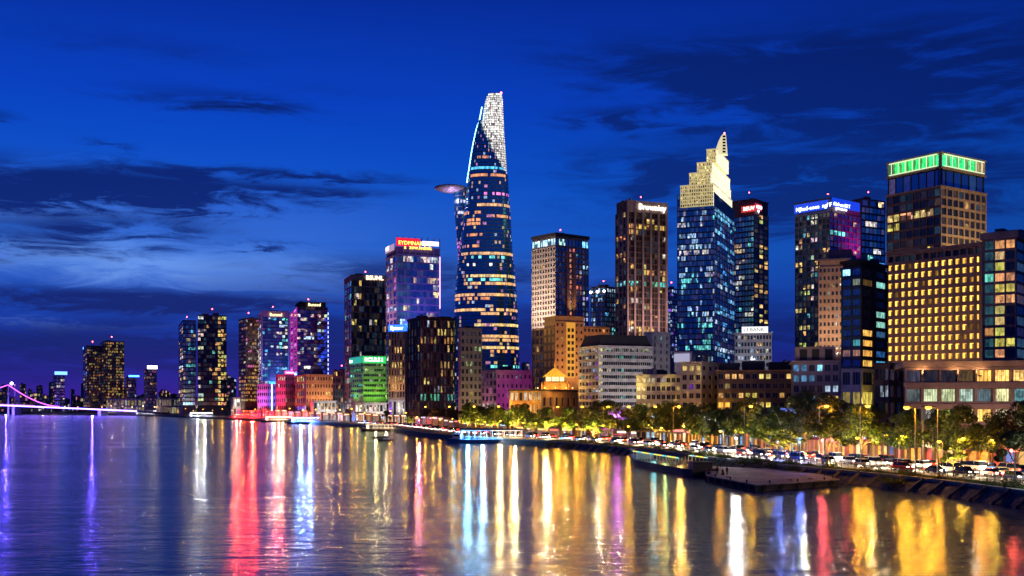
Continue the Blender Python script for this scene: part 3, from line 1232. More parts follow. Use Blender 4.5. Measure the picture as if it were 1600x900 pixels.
b.flood('L', .1, 10, b.h(645), 900, (1, .7, .3), b.h(600), 120, .3)

# --- striped office block
b = Bld('striped_office', 'white office block with continuous ribbon windows and a dark mansard roof', 'office block', 904, 935, 1020, 520, 68)
zt, zr = b.h(541), b.h(522)
b.core(0, zt, M_white)
lg = litgrid(6, 9, p=.35, pal=(WHT, COOL, VIO), gain=.35)
b.facade('L', b.h(636), zt, 6, 9, M_white, G_dark, lg, pw=.2, sh=.45)
lg = litgrid(26, 9, p=.10, pal=(TEAL, WHT), gain=.4, rowset={8: (WHT, .75), 7: (TEAL, .3), 2: (WHT, .3)})
for r in range(9):
    lg[(0, r)] = lg[(1, r)] = (.9, .75, .35, 1)
b.facade('R', b.h(636), zt, 26, 9, M_white, G_dark, lg, pw=.05, sh=.52, dep=.5)
b.facade('R', .3, b.h(636) - .05, 13, 3, M_grey, G_dark, litgrid(13, 3, p=.4, pal=(GOLD, WARM, COOL), gain=.6), pw=.2, sh=.34, pname='lower_storeys')
b.slab(zt, zt + .5, M_white, .3, 'cornice')
mb = MB()
zA, zB = zt + .5, zr
i0 = b.u1 * .5 + b.u2 * .5
q = [i0, i0 + b.Rr - b.u2, i0 + b.Rr + b.L - b.u1 - b.u2, i0 + b.L - b.u1]
q2 = [p + (Vector((b.L + b.Rr)) * .5 - p) * .14 for p in q]
for i in range(4):
    j = (i + 1) % 4
    mb.quad(q[i] + Vector((0, 0, zA)), q[j] + Vector((0, 0, zA)), q2[j] + Vector((0, 0, zB)), q2[i] + Vector((0, 0, zB)))
mb.poly([p + Vector((0, 0, zB)) for p in q2])
mb.build('mansard_roof', M_roofdk, b.root)
b.flood('R', .25, 30, b.h(636), 14000, (1, .85, .75), b.h(580), 130)
b.flood('R', .75, 30, b.h(636), 14000, (1, .85, .80), b.h(580), 130)

b = Bld('blank_walled_block', 'plain grey-violet slab beside the striped office with a slit of windows', 'building', 1006, 1019, 1047, 545, 60)
zt = b.h(519)
b.core(0, zt, M_white)
b.facade('R', b.h(600), zt - 1, 3, 7, M_white, G_dark, litgrid(3, 7, p=.15, pal=(TEAL, GRN), gain=.4), pw=.75, sh=.5)
b.slab(zt - .9, zt + .3, M_white, .2)

# --- white mid-rise with the glowing sign
b = Bld('white_bank_block', 'white mid rise with a glowing white sign board below the red signed tower', 'office block', 1148, 1206, 1248, 620, 12)
zt = b.h(520)
b.core(0, zt, M_white)
b.facade('L', b.h(575), zt - .5, 12, 5, M_white, G_dark, litgrid(12, 5, p=.28, pal=(WHT, COOL, GOLD), gain=.7, rowset={0: (CYAN, .4)}), pw=.34, sh=.42)
b.facade('R', b.h(575), zt - .5, 6, 5, M_white, G_dark, litgrid(6, 5, p=.28, pal=(WHT, COOL, CYAN), gain=.7, rowset={0: (CYAN, .8)}), pw=.34, sh=.42)
b.slab(zt - .4, zt + .4, M_white, .4)
b.sign('L', .25, zt + .9, '(3 BANK', 3.0, (0, 0, 0), 0, panel=(1, 1, 1), pgain=1.3, ph=3.6, plen=14.5, dark=True)
b.sign('R', .3, zt + .3, '     ', 1.5, CYAN, 0.1, panel=(.1, .6, 1), pgain=5, ph=1.3, plen=11)
b.flood('L', .5, 22, b.h(560), 6000, (.85, .88, 1), b.h(540), 130)
b = Bld('plant_room_block', 'pale box building with a lit white end wall before the blue stepped tower', 'building', 1052, 1082, 1112, 500, 34)
zt = b.h(549)
b.core(0, zt, M_white)
b.facade('R', 0, zt - .5, 4, 6, M_white, G_dark, litgrid(4, 6, p=.1, pal=(COOL,)), pw=.4, sh=.4)
b.slab(zt - .3, zt + .3, M_white, .2)
b.sign('L', .1, zt - 4.4, '  ', 1.0, WHT, .1, panel=(.72, .70, 1), pgain=.55, ph=3.8, plen=b.tl * .8)

# --- peach hotel slab
b = Bld('peach_slab', 'peach lit slab with small square windows left of the black tower', 'building', 1279, 1330, 1346, 560, 20)
zt = b.h(404)
b.core(0, zt, M_peach)
b.facade('L', b.h(560), zt - 3.5, 8, 12, M_peach, G_dark, litgrid(8, 12, p=.22, pal=(GOLD, WHT), gain=.8), pw=.45, sh=.5)
b.slab(zt - .8, zt + .3, M_pinkbrown, .5)
mb = MB()
mb.obox(b.u2 * 3 + Vector((0, 0, zt + .3)), b.L * .72, b.u2 * 10, (0, 0, 5))
mb.build('rooftop_housing', M_pinkbrown, b.root)
b.flood('L', .5, 24, b.h(545), 42000, (1, .62, .36), b.h(470), 120)

# --- blue signed tower with magenta light
b = Bld('blue_signed_tower', 'apartment tower crowned by a bright blue sign on both faces', 'tower', 1242, 1297, 1345, 800, 50)
zt = b.h(308)
zs = b.h(330)
b.core(0, zt - 1, M_pinkbrown)
M_dkviolet = W('violet_grey_wall', (.24, .18, .27))
b.facade('L', b.h(560), zs, 9, 25, M_dkviolet, G_dark, litgrid(9, 25, p=.22, pal=(GOLD, WHT, WARM, (.1, .4, .5)), colset={1: (GOLD, .4), 4: (WHT, .35)}), pw=.28, sh=.3)
b.facade('R', b.h(560), zs, 8, 25, M_dkviolet, G_violet, litgrid(8, 25, p=.13, pal=(GOLD, WARM, TEAL), rowset={16: (MAG, .6)}), pw=.2, sh=.25)
b.slab(zt - 1.0, zt, M_dkgrey, .3)
b.sign('L', .06, zs + 3.2, 'Njkud-ooee  ngf F', 4.2, (.75, .9, 1), 3, panel=(.005, .07, 1), pgain=.8, ph=6.6, plen=b.tl * .96, off=1.2)
b.sign('R', .06, zs + 4.6, '60u0 cun BE T\n   poooa oo', 3.6, (.75, .9, 1), 3, panel=(.005, .07, 1), pgain=.8, ph=6.6, plen=b.tr * .9, off=1.2)
b.flood('R', .75, 14, b.h(395), 26000, (1, .02, .45), b.h(360), 130)
b.plant(zt, 2, 3)
b = Bld('teal_tower', 'teal glass tower just behind the blue signed tower', 'tower', 1330, 1346, 1383, 920, 60)
zt = b.h(309)
b.core(0, zt, M_dkgrey)
b.facade('R', b.h(470), b.h(322), 6, 14, M_dkgrey, G_teal, litgrid(6, 14, p=.15, pal=(TEAL, WHT, GOLD), rowset={5: (CYAN, .9), 3: (GOLD, .6)}), pw=.06, sh=.25)
b.facade('R', b.h(322), zt - .5, 3, 1, M_grey, G_teal, {(2, 0): (2.0, 1.5, .5, 1)}, pw=.3, sh=.3)
b.plant(zt, 1, 3)

# --- stepped blue tower with the lit crown
X_d = 780
b = Bld('stepped_crown_tower', 'blue glass skyscraper with a stepped cream crown rising to a spire', 'skyscraper', 1058, 1117, 1148, X_d, 22)
zt = b.h(300)
zr2 = b.h(321)
b.core(0, zt, M_navy)
lg = litgrid(18, 30, p=.20, pal=(COOL, WHT, TEAL, (.4, .7, 1)), pf=.12, pin=.6, gain=.9)
b.facade('L', b.h(565), zt, 18, 30, M_navy, G_teal, lg, pw=.06, sh=.22)
M_ledge = W('pale_ledge', (.45, .55, .65))
lg = litgrid(8, 29, p=.30, pal=((.25, .7, 1), COOL, (.1, .45, .9)), pf=.3, pin=.8, gain=.8)
b.facade('R', b.h(565), zr2, 8, 29, M_ledge, G_blue, lg, pw=.05, sh=.22)
M_crown = mat('crown_cream_glow', (.78, .72, .52), .6, emit=(1, .82, .36), es=.48, sampled=False)  # floodlight wash on the crown walls, put in as emission
M_crownw = mat('crown_washed_wall_glow', (.78, .74, .6), .6, emit=(1, .93, .62), es=1.1, sampled=False)  # the same wash as emission, brighter for the right faces
Gc = glazing('crown_lattice', (.6, .55, .4), .0, .5)
CREAM = (1.0, .86, .42)


def crown_step(xl, xc, xr, ybot, ytop, cl, cr, rows, kl=.6, kr=1.25, zadd=0.0):
    s2 = Bld('crown_tmp', 'x', 'x', xl, xc, xr, X_d + zadd, 22)
    loc = s2.org - b.org
    s2.root.location = loc
    s2.root.parent = b.root
    z0_, z1_ = zat(ybot, X_d) - GZ, zat(ytop, X_d) - GZ
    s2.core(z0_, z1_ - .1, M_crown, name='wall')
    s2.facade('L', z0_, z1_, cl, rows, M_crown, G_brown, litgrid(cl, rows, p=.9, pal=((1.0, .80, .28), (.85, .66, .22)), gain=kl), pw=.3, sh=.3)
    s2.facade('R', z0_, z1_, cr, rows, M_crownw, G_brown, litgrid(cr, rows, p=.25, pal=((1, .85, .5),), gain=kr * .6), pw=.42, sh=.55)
    for k in (0,):
        mb = MB()
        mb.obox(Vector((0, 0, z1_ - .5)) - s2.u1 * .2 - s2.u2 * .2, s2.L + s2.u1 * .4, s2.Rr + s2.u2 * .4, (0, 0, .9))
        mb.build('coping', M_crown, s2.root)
    s2.root.name = 'crown_step'
    for k in ('label', 'category'):
        del s2.root[k]
    return s2


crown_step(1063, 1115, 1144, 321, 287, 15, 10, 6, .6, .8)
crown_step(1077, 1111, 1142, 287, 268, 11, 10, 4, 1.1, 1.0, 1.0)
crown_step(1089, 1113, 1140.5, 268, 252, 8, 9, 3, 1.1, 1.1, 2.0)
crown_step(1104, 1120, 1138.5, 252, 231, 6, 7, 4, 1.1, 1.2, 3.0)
# the blade that ends in the spire
mb = MB()
zb_, zm_, ze_ = zat(238, X_d) - GZ, zat(213, X_d) - GZ, zat(206, X_d) - GZ
pA = P(1117, X_d + 6) - b.org
pB = P(1136.5, X_d + 6) - b.org
pA.z = pB.z = 0
dr = (pB - pA)
dp = Vector((0.25, .97, 0)) * 5
prof = [(0.0, 0), (.10, .30), (.28, .62), (.48, .88), (.64, 1.0), (.86, 1.0), (1.0, 0)]
front = [pA + dr * f + Vector((0, 0, zb_ + (ze_ - zb_) * k)) for f, k in prof]
backp = [p + dp for p in front]
mb.poly(list(front))
mb.poly(list(reversed(backp)))
for i in range(len(front)):
    j = (i + 1) % len(front)
    mb.quad(front[j], front[i], backp[i], backp[j])
mb.build('spire_blade', mat('spire_wash_glow', (.8, .75, .55), .6, emit=(1, .88, .5), es=.75, sampled=False), b.root)  # floodlit look of the blade comes from emission in its material
for k in range(6):
    f0, f1 = .30 + .03 * k, .93
    mb = MB()
    zz = zb_ + (ze_ - zb_) * (.08 + .15 * k)
    mb.obox(pA + dr * .62 - dp * .06 + Vector((0, 0, zz)), dr * .24, dp * .05, (0, 0, 1.3))
    mb.build('blade_slot', M_blackw, b.root)
p = pA + dr * .75 + dp * .5
mb = MB()
mb.tube(p + Vector((0, 0, ze_ - 1)), p + Vector((0, 0, ze_ + 7)), .3, .08, 6)
ms = mb.build('mast', M_steel, b.root)
mb = MB()
mb.ball(p + Vector((0, 0, ze_ + 1.2)), .6)
mb.build('obstacle_light', M_red, ms)
# uplights on the ledges
for f, yy in ((.3, 300), (.6, 287), (.85, 268)):
    b.flood('R', f, 9, b.h(yy + 12), 9000, (1, .88, .55), b.h(yy - 30), 120)

# --- red signed tower
b = Bld('red_signed_tower', 'slim dark tower with a glowing pink sign behind the stepped skyscraper', 'tower', 1140, 1178, 1201, 960, 40)
zt = b.h(311)
b.core(0, zt, M_brown)
b.facade('L', b.h(520), b.h(336), 8, 22, M_dkgrey, G_teal, litgrid(8, 22, p=.2, pal=(WHT, GOLD, TEAL), gain=.8), pw=.1, sh=.3)
b.facade('R', b.h(520), b.h(332), 3, 24, M_peach, G_dark, litgrid(3, 24, p=.3, pal=(GOLD, WARM), colset={1: (GOLD, .6)}), pw=.3, sh=.3)
b.slab(zt - .3, zt + .5, M_brown, .3)
b.sign('L', .60, b.h(328), 'BEUV', 4.6, (1, .8, .75), 3, panel=(1, .08, .07), pgain=.7, ph=5.4, plen=14, off=1.5)
b.sign('R', .05, b.h(325), 'OVED\n  ap', 4.0, (1, .75, .9), 3, panel=(1, .07, .15), pgain=.6, ph=5.4, plen=12, off=1.5)
b.plant(zt, 1, 4)

# --- brown tower with the white name
b = Bld('brown_pier_tower', 'brown tower with strong vertical piers and white lettering at the top', 'tower', 962, 979, 1041, 820, 66)
zt = b.h(312)
zs = b.h(330)
b.core(0, zt, M_brown)
M_pier = W('mauve_stone', (.48, .36, .36))
b.facade('L', b.h(545), zs, 3, 24, M_pier, G_brown, litgrid(3, 24, p=.15, pal=(GOLD, WARM), rowset={19: (WARM, .8), 11: (TEAL, .7)}), pw=.3, sh=.2, dep=.9)
lg = litgrid(10, 24, p=.16, pal=(GOLD, WHT, WARM), rowset={21: (WARM, .85), 20: (WARM, .4), 11: (TEAL, .85), 13: (WARM, .4)}, gain=.9)
b.facade('R', b.h(545), zs, 10, 24, M_brown, G_brown, lg, pw=.12, sh=.2, dep=.5)
# the six tall piers in front of the window strips
u, n = b.u2, Vector((b.u2.y, -b.u2.x, 0))
for k in range(6):
    mb = MB()
    mb.obox(u * (b.tr * k / 5.0 - (.8 if k else .0)) + Vector((0, 0, 0)) - n * .3, u * 1.5, n * 1.4, (0, 0, zt))
    mb.build('pier', M_pier, b.root)
mb = MB()
mb.obox(Vector((0, 0, zs)) - n * .5, u * b.tr, n * 1.2, (0, 0, zt - zs - .2))
mb.build('sign_band', M_pier, b.root)
b.sign('R', .28, zt - 6.5, 'Browniey', 6.2, (1, .93, .75), 2.6, off=1.3)
b.plant(zt, 2, 2)
b.flood('R', .5, 34, b.h(540), 110000, (1, .62, .55), b.h(430), 120)

# --- small far towers
def small(name, label, xl, xc, xr, ytop, d, a, wall, glass, cl, cr, rows, lit, ybot=620, lit2=None, sgn=None, pw=.2, sh=.3, cat='tower', mast=True, rooft=None):
    b = Bld(name, label, cat, xl, xc, xr, d, a, fs=max(1.0, d / 1500.0))
    zt = b.h(ytop)
    z0 = b.h(ybot)
    b.core(0, zt, wall)
    if cl:
        b.facade('L', z0, zt - 1, cl, rows, wall, glass, litgrid(cl, rows, **lit), pw=pw, sh=sh)
    if cr:
        b.facade('R', z0, zt - 1, cr, rows, wall, glass, litgrid(cr, rows, **(lit2 or lit)), pw=pw, sh=sh)
    b.slab(zt - .9, zt + .2, rooft or wall, .3)
    b.plant(zt, 2, max(2.0, d * .0025), mast=mast)
    return b


b = small('teal_office', 'short dark teal office tower with white spotlit corners', 923, 945, 963, 447, 930, 40, M_dkgrey, G_blue, 6, 5, 12,
          dict(p=.3, pal=(CYAN, COOL, TEAL), gain=.8), 540)
for f in (.02, .5, .98):
    mb = MB()
    mb.ball(b.L * f - b.u2 * .6 + Vector((0, 0, b.h(455))), 1.0)
    mb.build('corner_lamp', emitter('corner_white', (1, .9, .9), 12, False), b.root)
small('violet_sliver_tower', 'narrow violet lit tower glimpsed left of the stepped skyscraper', 1040, 1050, 1058, 450, 1350, 30, M_dkviolet, G_blue, 4, 3, 18,
      dict(p=.45, pal=(VIO, COOL, (.3, .4, 1)), gain=.9), 560)

# --- beige hotel tower, warm lit side
b = Bld('beige_hotel_tower', 'beige tower with warm lit left face and a column of amber windows', 'tower', 831, 868, 920, 750, 52)
zt, zs = b.h(363), b.h(384)
b.core(0, zt, M_beige)
b.facade('L', b.h(600), zs, 9, 26, M_cream, G_brown, litgrid(9, 26, p=.05, pal=(GOLD,)), pw=.42, sh=.38, dep=.6)
b.facade('L', zs, b.h(370), 9, 1, M_grey, G_blue, litgrid(9, 1, p=.9, pal=((.5, .9, 1.0),), gain=2.0), pw=.12, sh=.3)
lg = litgrid(10, 26, p=.10, pal=(COOL, TEAL), gain=.8, colset={3: (WARM, .0), 4: (ORG, .95), 8: (COOL, .35)})
b.facade('R', b.h(600), zs, 10, 26, M_grey, G_blue, lg, pw=.34, sh=.34)
b.facade('R', zs, b.h(370), 10, 1, M_grey, G_blue, litgrid(10, 1, p=.55, pal=((.2, .7, 1.0), (.6, 1, 1)), gain=1.6), pw=.12, sh=.3)
mb = MB()
u, n = b.u2, Vector((b.u2.y, -b.u2.x, 0))
mb.obox(u * b.tr * .32 - n * .4, u * b.tr * .075, n * 1.3, (0, 0, zs - 3))
mb.obox(u * b.tr * .515 - n * .4, u * b.tr * .075, n * 1.3, (0, 0, zs - 3))
mb.build('lit_pilaster', M_peach, b.root)
b.slab(zt - 2.2, zt, M_roofdk, .4)
b.plant(zt, 2, 2)
b.flood('L', .3, 34, b.h(515), 95000, (1, .72, .56), b.h(430), 120)
b.flood('L', .8, 34, b.h(515), 95000, (1, .72, .56), b.h(430), 120)
b.flood('R', .45, 5, b.h(495), 9000, (1, .45, .12), b.h(420), 70)

# --- orange stepped block
b = Bld('orange_stepped_block', 'stepped block washed in orange light with a tall golden window slot', 'building', 831, 867, 952, 600, 66)
zt, zl, zr_ = b.h(493), b.h(511), b.h(508)
M_or2 = W('orange_stone', (.55, .33, .20))
b.core(0, zl - .3, M_brown, inset=.5)
b.facade('L', b.h(625), zl, 6, 9, M_brown, G_brown, litgrid(6, 9, p=.15, pal=(WARM, GOLD), gain=.6), pw=.3, sh=.3)
mb = MB()
u, n = b.u2, Vector((b.u2.y, -b.u2.x, 0))
mb.obox(u * .3 - n * 14, u * (b.tr * .52), n * 14.0, (0, 0, zt))
mb.build('tower_block', M_or2, b.root)
b.facade('R', b.h(590), zt - 3, 6, 8, M_or2, G_brown, litgrid(6, 8, p=.05, pal=(GOLD,)), pw=.62, sh=.6, s0=.0, s1=.52, off=.5, dep=.35)
mb = MB()
mb.obox(u * (b.tr * .20) + n * .3 + Vector((0, 0, b.h(590))), u * (b.tr * .16), n * .35, (0, 0, b.h(503) - b.h(590)))
mb.build('lit_slot', emitter('slot_orange', (1, .42, .05), .75, False), b.root)
for k in range(8):
    for f in (.22, .29):
        mb = MB()
        mb.obox(u * (b.tr * f) + n * .66 + Vector((0, 0, b.h(588) + (b.h(508) - b.h(588)) * k / 8.0)), u * (b.tr * .045), n * .05, (0, 0, 2.0))
        mb.build('slot_window', M_blackw, b.root)
b.facade('R', b.h(600), zr_, 7, 8, M_or2, G_brown, litgrid(7, 8, p=.1, pal=(GOLD, WARM), rowset={7: (WARM, .4)}), pw=.4, sh=.5, s0=.52, s1=1.0, off=.02)
b.slab(zl - .3, zl + .4, M_or2, .2)
b.plant(zl, 1, 2, mast=False)
b.flood('R', .25, 22, b.h(600), 30000, (1, .48, .14), b.h(540), 120)
b.flood('R', .75, 22, b.h(600), 15000, (1, .48, .14), b.h(550), 120)

# --- hall with the pagoda roof
b = Bld('pagoda_hall', 'amber lit hall with a tiered pagoda roof lantern on a flat base', 'hall', 796, 846, 902, 530, 30, fs=1.104)
zt = b.h(609)
b.core(0, zt - .5, M_orange)
lg = litgrid(7, 1, p=.9, pal=(WHT, (1, .75, .4)), gain=.9)
b.facade('L', b.h(628), zt - .5, 7, 1, M_orange, G_dark_o, lg, pw=.3, sh=.25, ind=True, mull=1)
b.facade('L', 0, b.h(628), 7, 1, M_orange, G_dark, litgrid(7, 1, p=.7, pal=(ORG, WARM), gain=.9), pw=.4, sh=.2)
b.facade('R', 0, zt - .5, 6, 2, M_orange, G_brown, litgrid(6, 2, p=.1, pal=(WARM,), gain=.5), pw=.6, sh=.6)
b.slab(zt - .5, zt + .3, M_roofdk, .6)
pc = P(867, 543) - b.org
pc.z = 0
M_tile = W('amber_roof_tile', (.55, .32, .08), scale=1.5)


def ring(r, z, k=8, rot=PI / 8):
    return [pc + Vector((math.cos(rot + 2 * PI * i / k) * r, math.sin(rot + 2 * PI * i / k) * r, z)) for i in range(k)]


def frustum(name, m, r0, z0, r1, z1, k=8):
    mb = MB()
    a, c = ring(r0, z0, k), ring(r1, z1, k)
    for i in range(k):
        j = (i + 1) % k
        mb.quad(a[i], a[j], c[j], c[i])
    mb.poly(c)
    mb.poly(list(reversed(a)))
    return mb.build(name, m, b.root)


z_a, z_b, z_c, z_d, z_e = b.h(607), b.h(597), b.h(595), b.h(588), b.h(574)
frustum('lower_drum', M_orange, 6.6, zt + .3, 6.6, z_b)
frustum('lower_eave', M_tile, 8.0, z_b, 5.6, z_c)
frustum('lantern', emitter('lantern_white', (1, .82, .38), 1.7), 4.9, z_c, 4.9, z_d)
frustum('upper_roof', M_tile, 6.2, z_d, 0.5, z_e)
for i in range(8):
    mb = MB()
    a_ = ring(6.9, zt + .3)[i]
    mb.tube(a_, a_ + Vector((0, 0, z_b - zt - .3)), .35, .35, 8)
    mb.build('column', M_orange, b.root)
    mb = MB()
    a_ = ring(5.05, z_c)[i]
    mb.tube(a_, a_ + Vector((0, 0, z_d - z_c)), .22, .22, 6)
    mb.build('lantern_post', M_orange, b.root)
    mb = MB()
    mb.tube(ring(6.3, z_d)[i], ring(.5, z_e)[i], .22, .18, 6)
    mb.build('roof_ridge', emitter('ridge_amber', (1, .5, .05), .9, False), b.root)
mb = MB()
mb.tube(pc + Vector((0, 0, z_e - .3)), pc + Vector((0, 0, z_e + 5)), .25, .05, 6)
mb.build('finial', M_tile, b.root)
for k in range(5):
    an = PI * 1.0 + PI * (k + .5) / 5
    pp = pc + Vector((math.cos(an) * 9.0, math.sin(an) * 9.0, zt + 1.0))
    light('pagoda_lamp', 'POINT', pp, 3200, (1, .5, .08), b.root, .3)
    mb = MB()
    mb.ball(pp, .25)
    mb.build('lamp_globe', emitter('amber_globe', (1, .55, .1), 8, False), b.root)
for an in (PI * 1.15, PI * 1.5, PI * 1.85):  # lamps on poles, added to light the upper roof tiles
    pp = pc + Vector((math.cos(an) * 11.0, math.sin(an) * 11.0, zt + .3))
    mb = MB()
    mb.tube(pp, pp + Vector((0, 0, z_e - zt + 1.0)), .10, .07, 6)
    mb.build('added_roof_lamp_pole', M_steel, b.root)
    q_ = pp + Vector((0, 0, z_e - zt + 1.2))
    light('added_roof_lamp', 'SPOT', q_, 7000, (1, .55, .08), b.root, .25, pc + Vector((0, 0, z_d + 2)), R(80), .6)
b.flood('L', .5, 14, b.h(645), 13000, (1, .5, .08), zt * .7, 130, .4)
b.flood('R', .5, 14, b.h(645), 11000, (1, .42, .05), zt * .7, 130, .4)

# --- magenta low block
b = Bld('magenta_block', 'plain low block washed in magenta light below the lotus skyscraper', 'building', 752, 776, 838, 640, 60)
zt = b.h(579)
b.core(0, zt, M_pinkw)
b.facade('L', b.h(640), zt - .6, 4, 5, M_pinkw, G_brown, litgrid(4, 5, p=.2, pal=(WHT, PNK), gain=.7), pw=.35, sh=.35)
b.facade('R', b.h(640), zt - .6, 9, 4, M_pinkw, G_dark, litgrid(9, 4, p=.3, pal=(WHT, (1, .5, .9), COOL), gain=.8), pw=.6, sh=.62)
b.slab(zt - .5, zt + .4, M_pinkw, .3)
b.plant(zt, 2, 3, M_navy, mast=False)
b.flood('R', .3, 24, b.h(632), 12000, (.95, .10, .75), b.h(600), 130)
b.flood('R', .8, 24, b.h(632), 12000, (.85, .12, .95), b.h(600), 130)
b.flood('L', .5, 10, b.h(640), 4000, (1, .45, .5), b.h(600), 130)

# --- dark brown block and its beige wing
b = Bld('dark_brown_block', 'bulky dark brown office block with few lit windows', 'office block', 637, 656, 719, 850, 66, fs=1.417)
zt = b.h(495)
b.core(0, zt, M_dkbrown)
lg = litgrid(4, 11, p=.05, pal=(GOLD,))
b.facade('L', b.h(640), zt - 2, 4, 11, M_dkbrown, G_brown, lg, pw=.4, sh=.2, dep=.6)
lg = litgrid(12, 11, p=.20, pal=(WARM, GOLD, WARM, COOL), gain=.6, rowset={1: (TEAL, .5), 8: (WARM, .3)})
b.facade('R', b.h(640), zt - 2, 12, 11, W('plum_brown_wall', (.24, .16, .17)), G_brown, lg, pw=.42, sh=.2, dep=.6)
b.slab(zt - 1.8, zt, M_dkbrown, .4)
b.plant(zt, 3, 2.5, M_dkbrown, mast=False)
b = Bld('beige_wing', 'beige wing with yellow lit windows beside the dark brown block', 'building', 715, 720, 753, 725, 78, fs=1.229)
zt = b.h(513)
b.core(0, zt, M_beige)
b.facade('R', b.h(645), zt - 1, 5, 11, M_beige, G_dark, litgrid(5, 11, p=.3, pal=(GOLD, YEL, (.5, .7, .3)), gain=.6), pw=.45, sh=.42)
b.slab(zt - .8, zt + .3, M_beige, .3)
b.plant(zt, 2, 4, M_roofdk, mast=False)
b.flood('R', .5, 20, b.h(640), 9000, (1, .7, .35), b.h(590), 130)

# --- peach tower with the blue sign
b = Bld('peach_pilaster_tower', 'slim peach tower with tall pilasters and a bright blue sign', 'tower', 607, 633, 640, 900, 12, fs=1.406)
zt = b.h(510)
b.core(0, zt, M_peach)
b.facade('L', b.h(622), b.h(518), 6, 9, M_peach, G_brown, litgrid(6, 9, p=.25, pal=(GOLD, WARM), gain=.8), pw=.5, sh=.22, dep=.7)
b.facade('L', 0, b.h(624), 4, 1, M_white, G_dark, litgrid(4, 1, p=.7, pal=(WHT, VIO), gain=1.2), pw=.4, sh=.2)
b.slab(zt - 1, zt, M_pinkbrown, .3)
b.sign('L', .12, zt - 2.6, 'Spmer', 3.0, (.7, .9, 1), 8, panel=(.02, .12, 1), pgain=3.0, ph=3.8, plen=b.tl * .8)
for f in (.2, .5, .8):
    b.flood('L', f, 4, b.h(618), 1500, (1, .55, .22), b.h(560), 110)
b.flood('L', .5, 8, b.h(640), 2500, (1, .85, .9), b.h(625), 130)

# --- green lit block
b = Bld('green_lit_block', 'low office block bathed in green light with a green sign band', 'office block', 547, 567, 609, 1010, 66, fs=1.403)
zt = b.h(556)
zs = b.h(566)
b.core(0, zt, W('pale_green_wall', (.5, .55, .42)))
Mg = MATS['pale_green_wall']
b.facade('L', b.h(622), zs, 6, 7, Mg, G_dark, litgrid(6, 7, p=.35, pal=(GRN, GOLD, TEAL), gain=.6), pw=.12, sh=.52)
b.facade('R', b.h(622), zs, 12, 7, Mg, G_dark, litgrid(12, 7, p=.35, pal=((.6, 1, .3), GOLD, WHT), gain=.6), pw=.06, sh=.52)
b.slab(zt - .3, zt + .4, Mg, .3)
b.sign('R', .06, zs + .9, 'BCULS I', 3.6, (.85, 1, .85), 6, panel=(.02, .65, .12), pgain=1.2, ph=4.4, plen=b.tr * .97)
b.sign('L', .02, zs + .9, 'hnrrr', 3.0, (.7, 1, 1), 5, panel=(.02, .5, .4), pgain=.8, ph=4.2, plen=b.tl * .96)
for f in (.15, .55, .9):
    b.flood('R', f, 12, b.h(628), 7000, (.35, 1, .08), b.h(590), 130)
b.flood('L', .5, 10, b.h(628), 7000, (.25, 1, .12), b.h(590), 130)

# --- red signed office tower
b = Bld('violet_office_tower', 'violet lit office tower with a red and gold roof sign', 'tower', 603, 620, 687, 970, 68, fs=1.141)
zt, zs = b.h(367), b.h(398)
M_lil = W('lilac_stone', (.42, .34, .46))
b.core(0, zt - 10, M_dkviolet)
b.facade('L', b.h(640), zs, 3, 22, M_lil, G_violet, litgrid(3, 22, p=.3, pal=(WHT, PNK, COOL), gain=.8), pw=.3, sh=.3)
b.facade('R', b.h(640), zs, 13, 22, M_dkviolet, G_blue, litgrid(13, 22, p=.16, pal=(WHT, COOL, GOLD), pf=.08, pin=.6, rowset={21: (WHT, .4), 18: (GOLD, .35)}), pw=.04, sh=.2)
# open roof frame with the signs
u, n = b.u2, Vector((b.u2.y, -b.u2.x, 0))
for k in range(8):
    mb = MB()
    mb.obox(u * (b.tr * k / 7.0 - .3) - n * .3 + Vector((0, 0, zs)), u * .7, n * .7, (0, 0, zt - zs - 1))
    mb.build('roof_post', M_lil, b.root)
b.slab(zs, zs + 1.0, M_lil, .4, 'cornice')
b.sign('R', .03, zt - 8.2, 'EYDMNAR EZ\n    a  zow.ledmk', 4.2, (1, .62, .10), 3, panel=(1, .01, .04), pgain=1.0, ph=6.4, plen=b.tr * .55)
b.sign('R', .62, zt - 7.0, '  ', 3, WHT, .1, panel=(.75, .7, 1), pgain=2.6, ph=3.4, plen=b.tr * .34)
b.sign('L', .05, zt - 10.5, 'OPT', 5.0, (1, .95, 1), 2, panel=(.9, .6, .9), pgain=.5, ph=5, plen=b.tl * .8)
for k in range(14):
    mb = MB()
    mb.obox(u * (b.tr - .2) + n * .2 + Vector((0, 0, b.h(480) + (zs - b.h(480)) * k / 14.0)), u * .6, n * .6, (0, 0, 3.4))
    mb.build('edge_light', emitter('edge_violet', (.6, .35, 1), 3.5, False), b.root)
b.flood('L', .5, 22, b.h(520), 42000, (1, .5, .75), b.h(440), 120)
b.flood('R', .5, 30, b.h(505), 90000, (.22, .14, 1), b.h(440), 120)
b.plant(zt - 10, 1, 4)

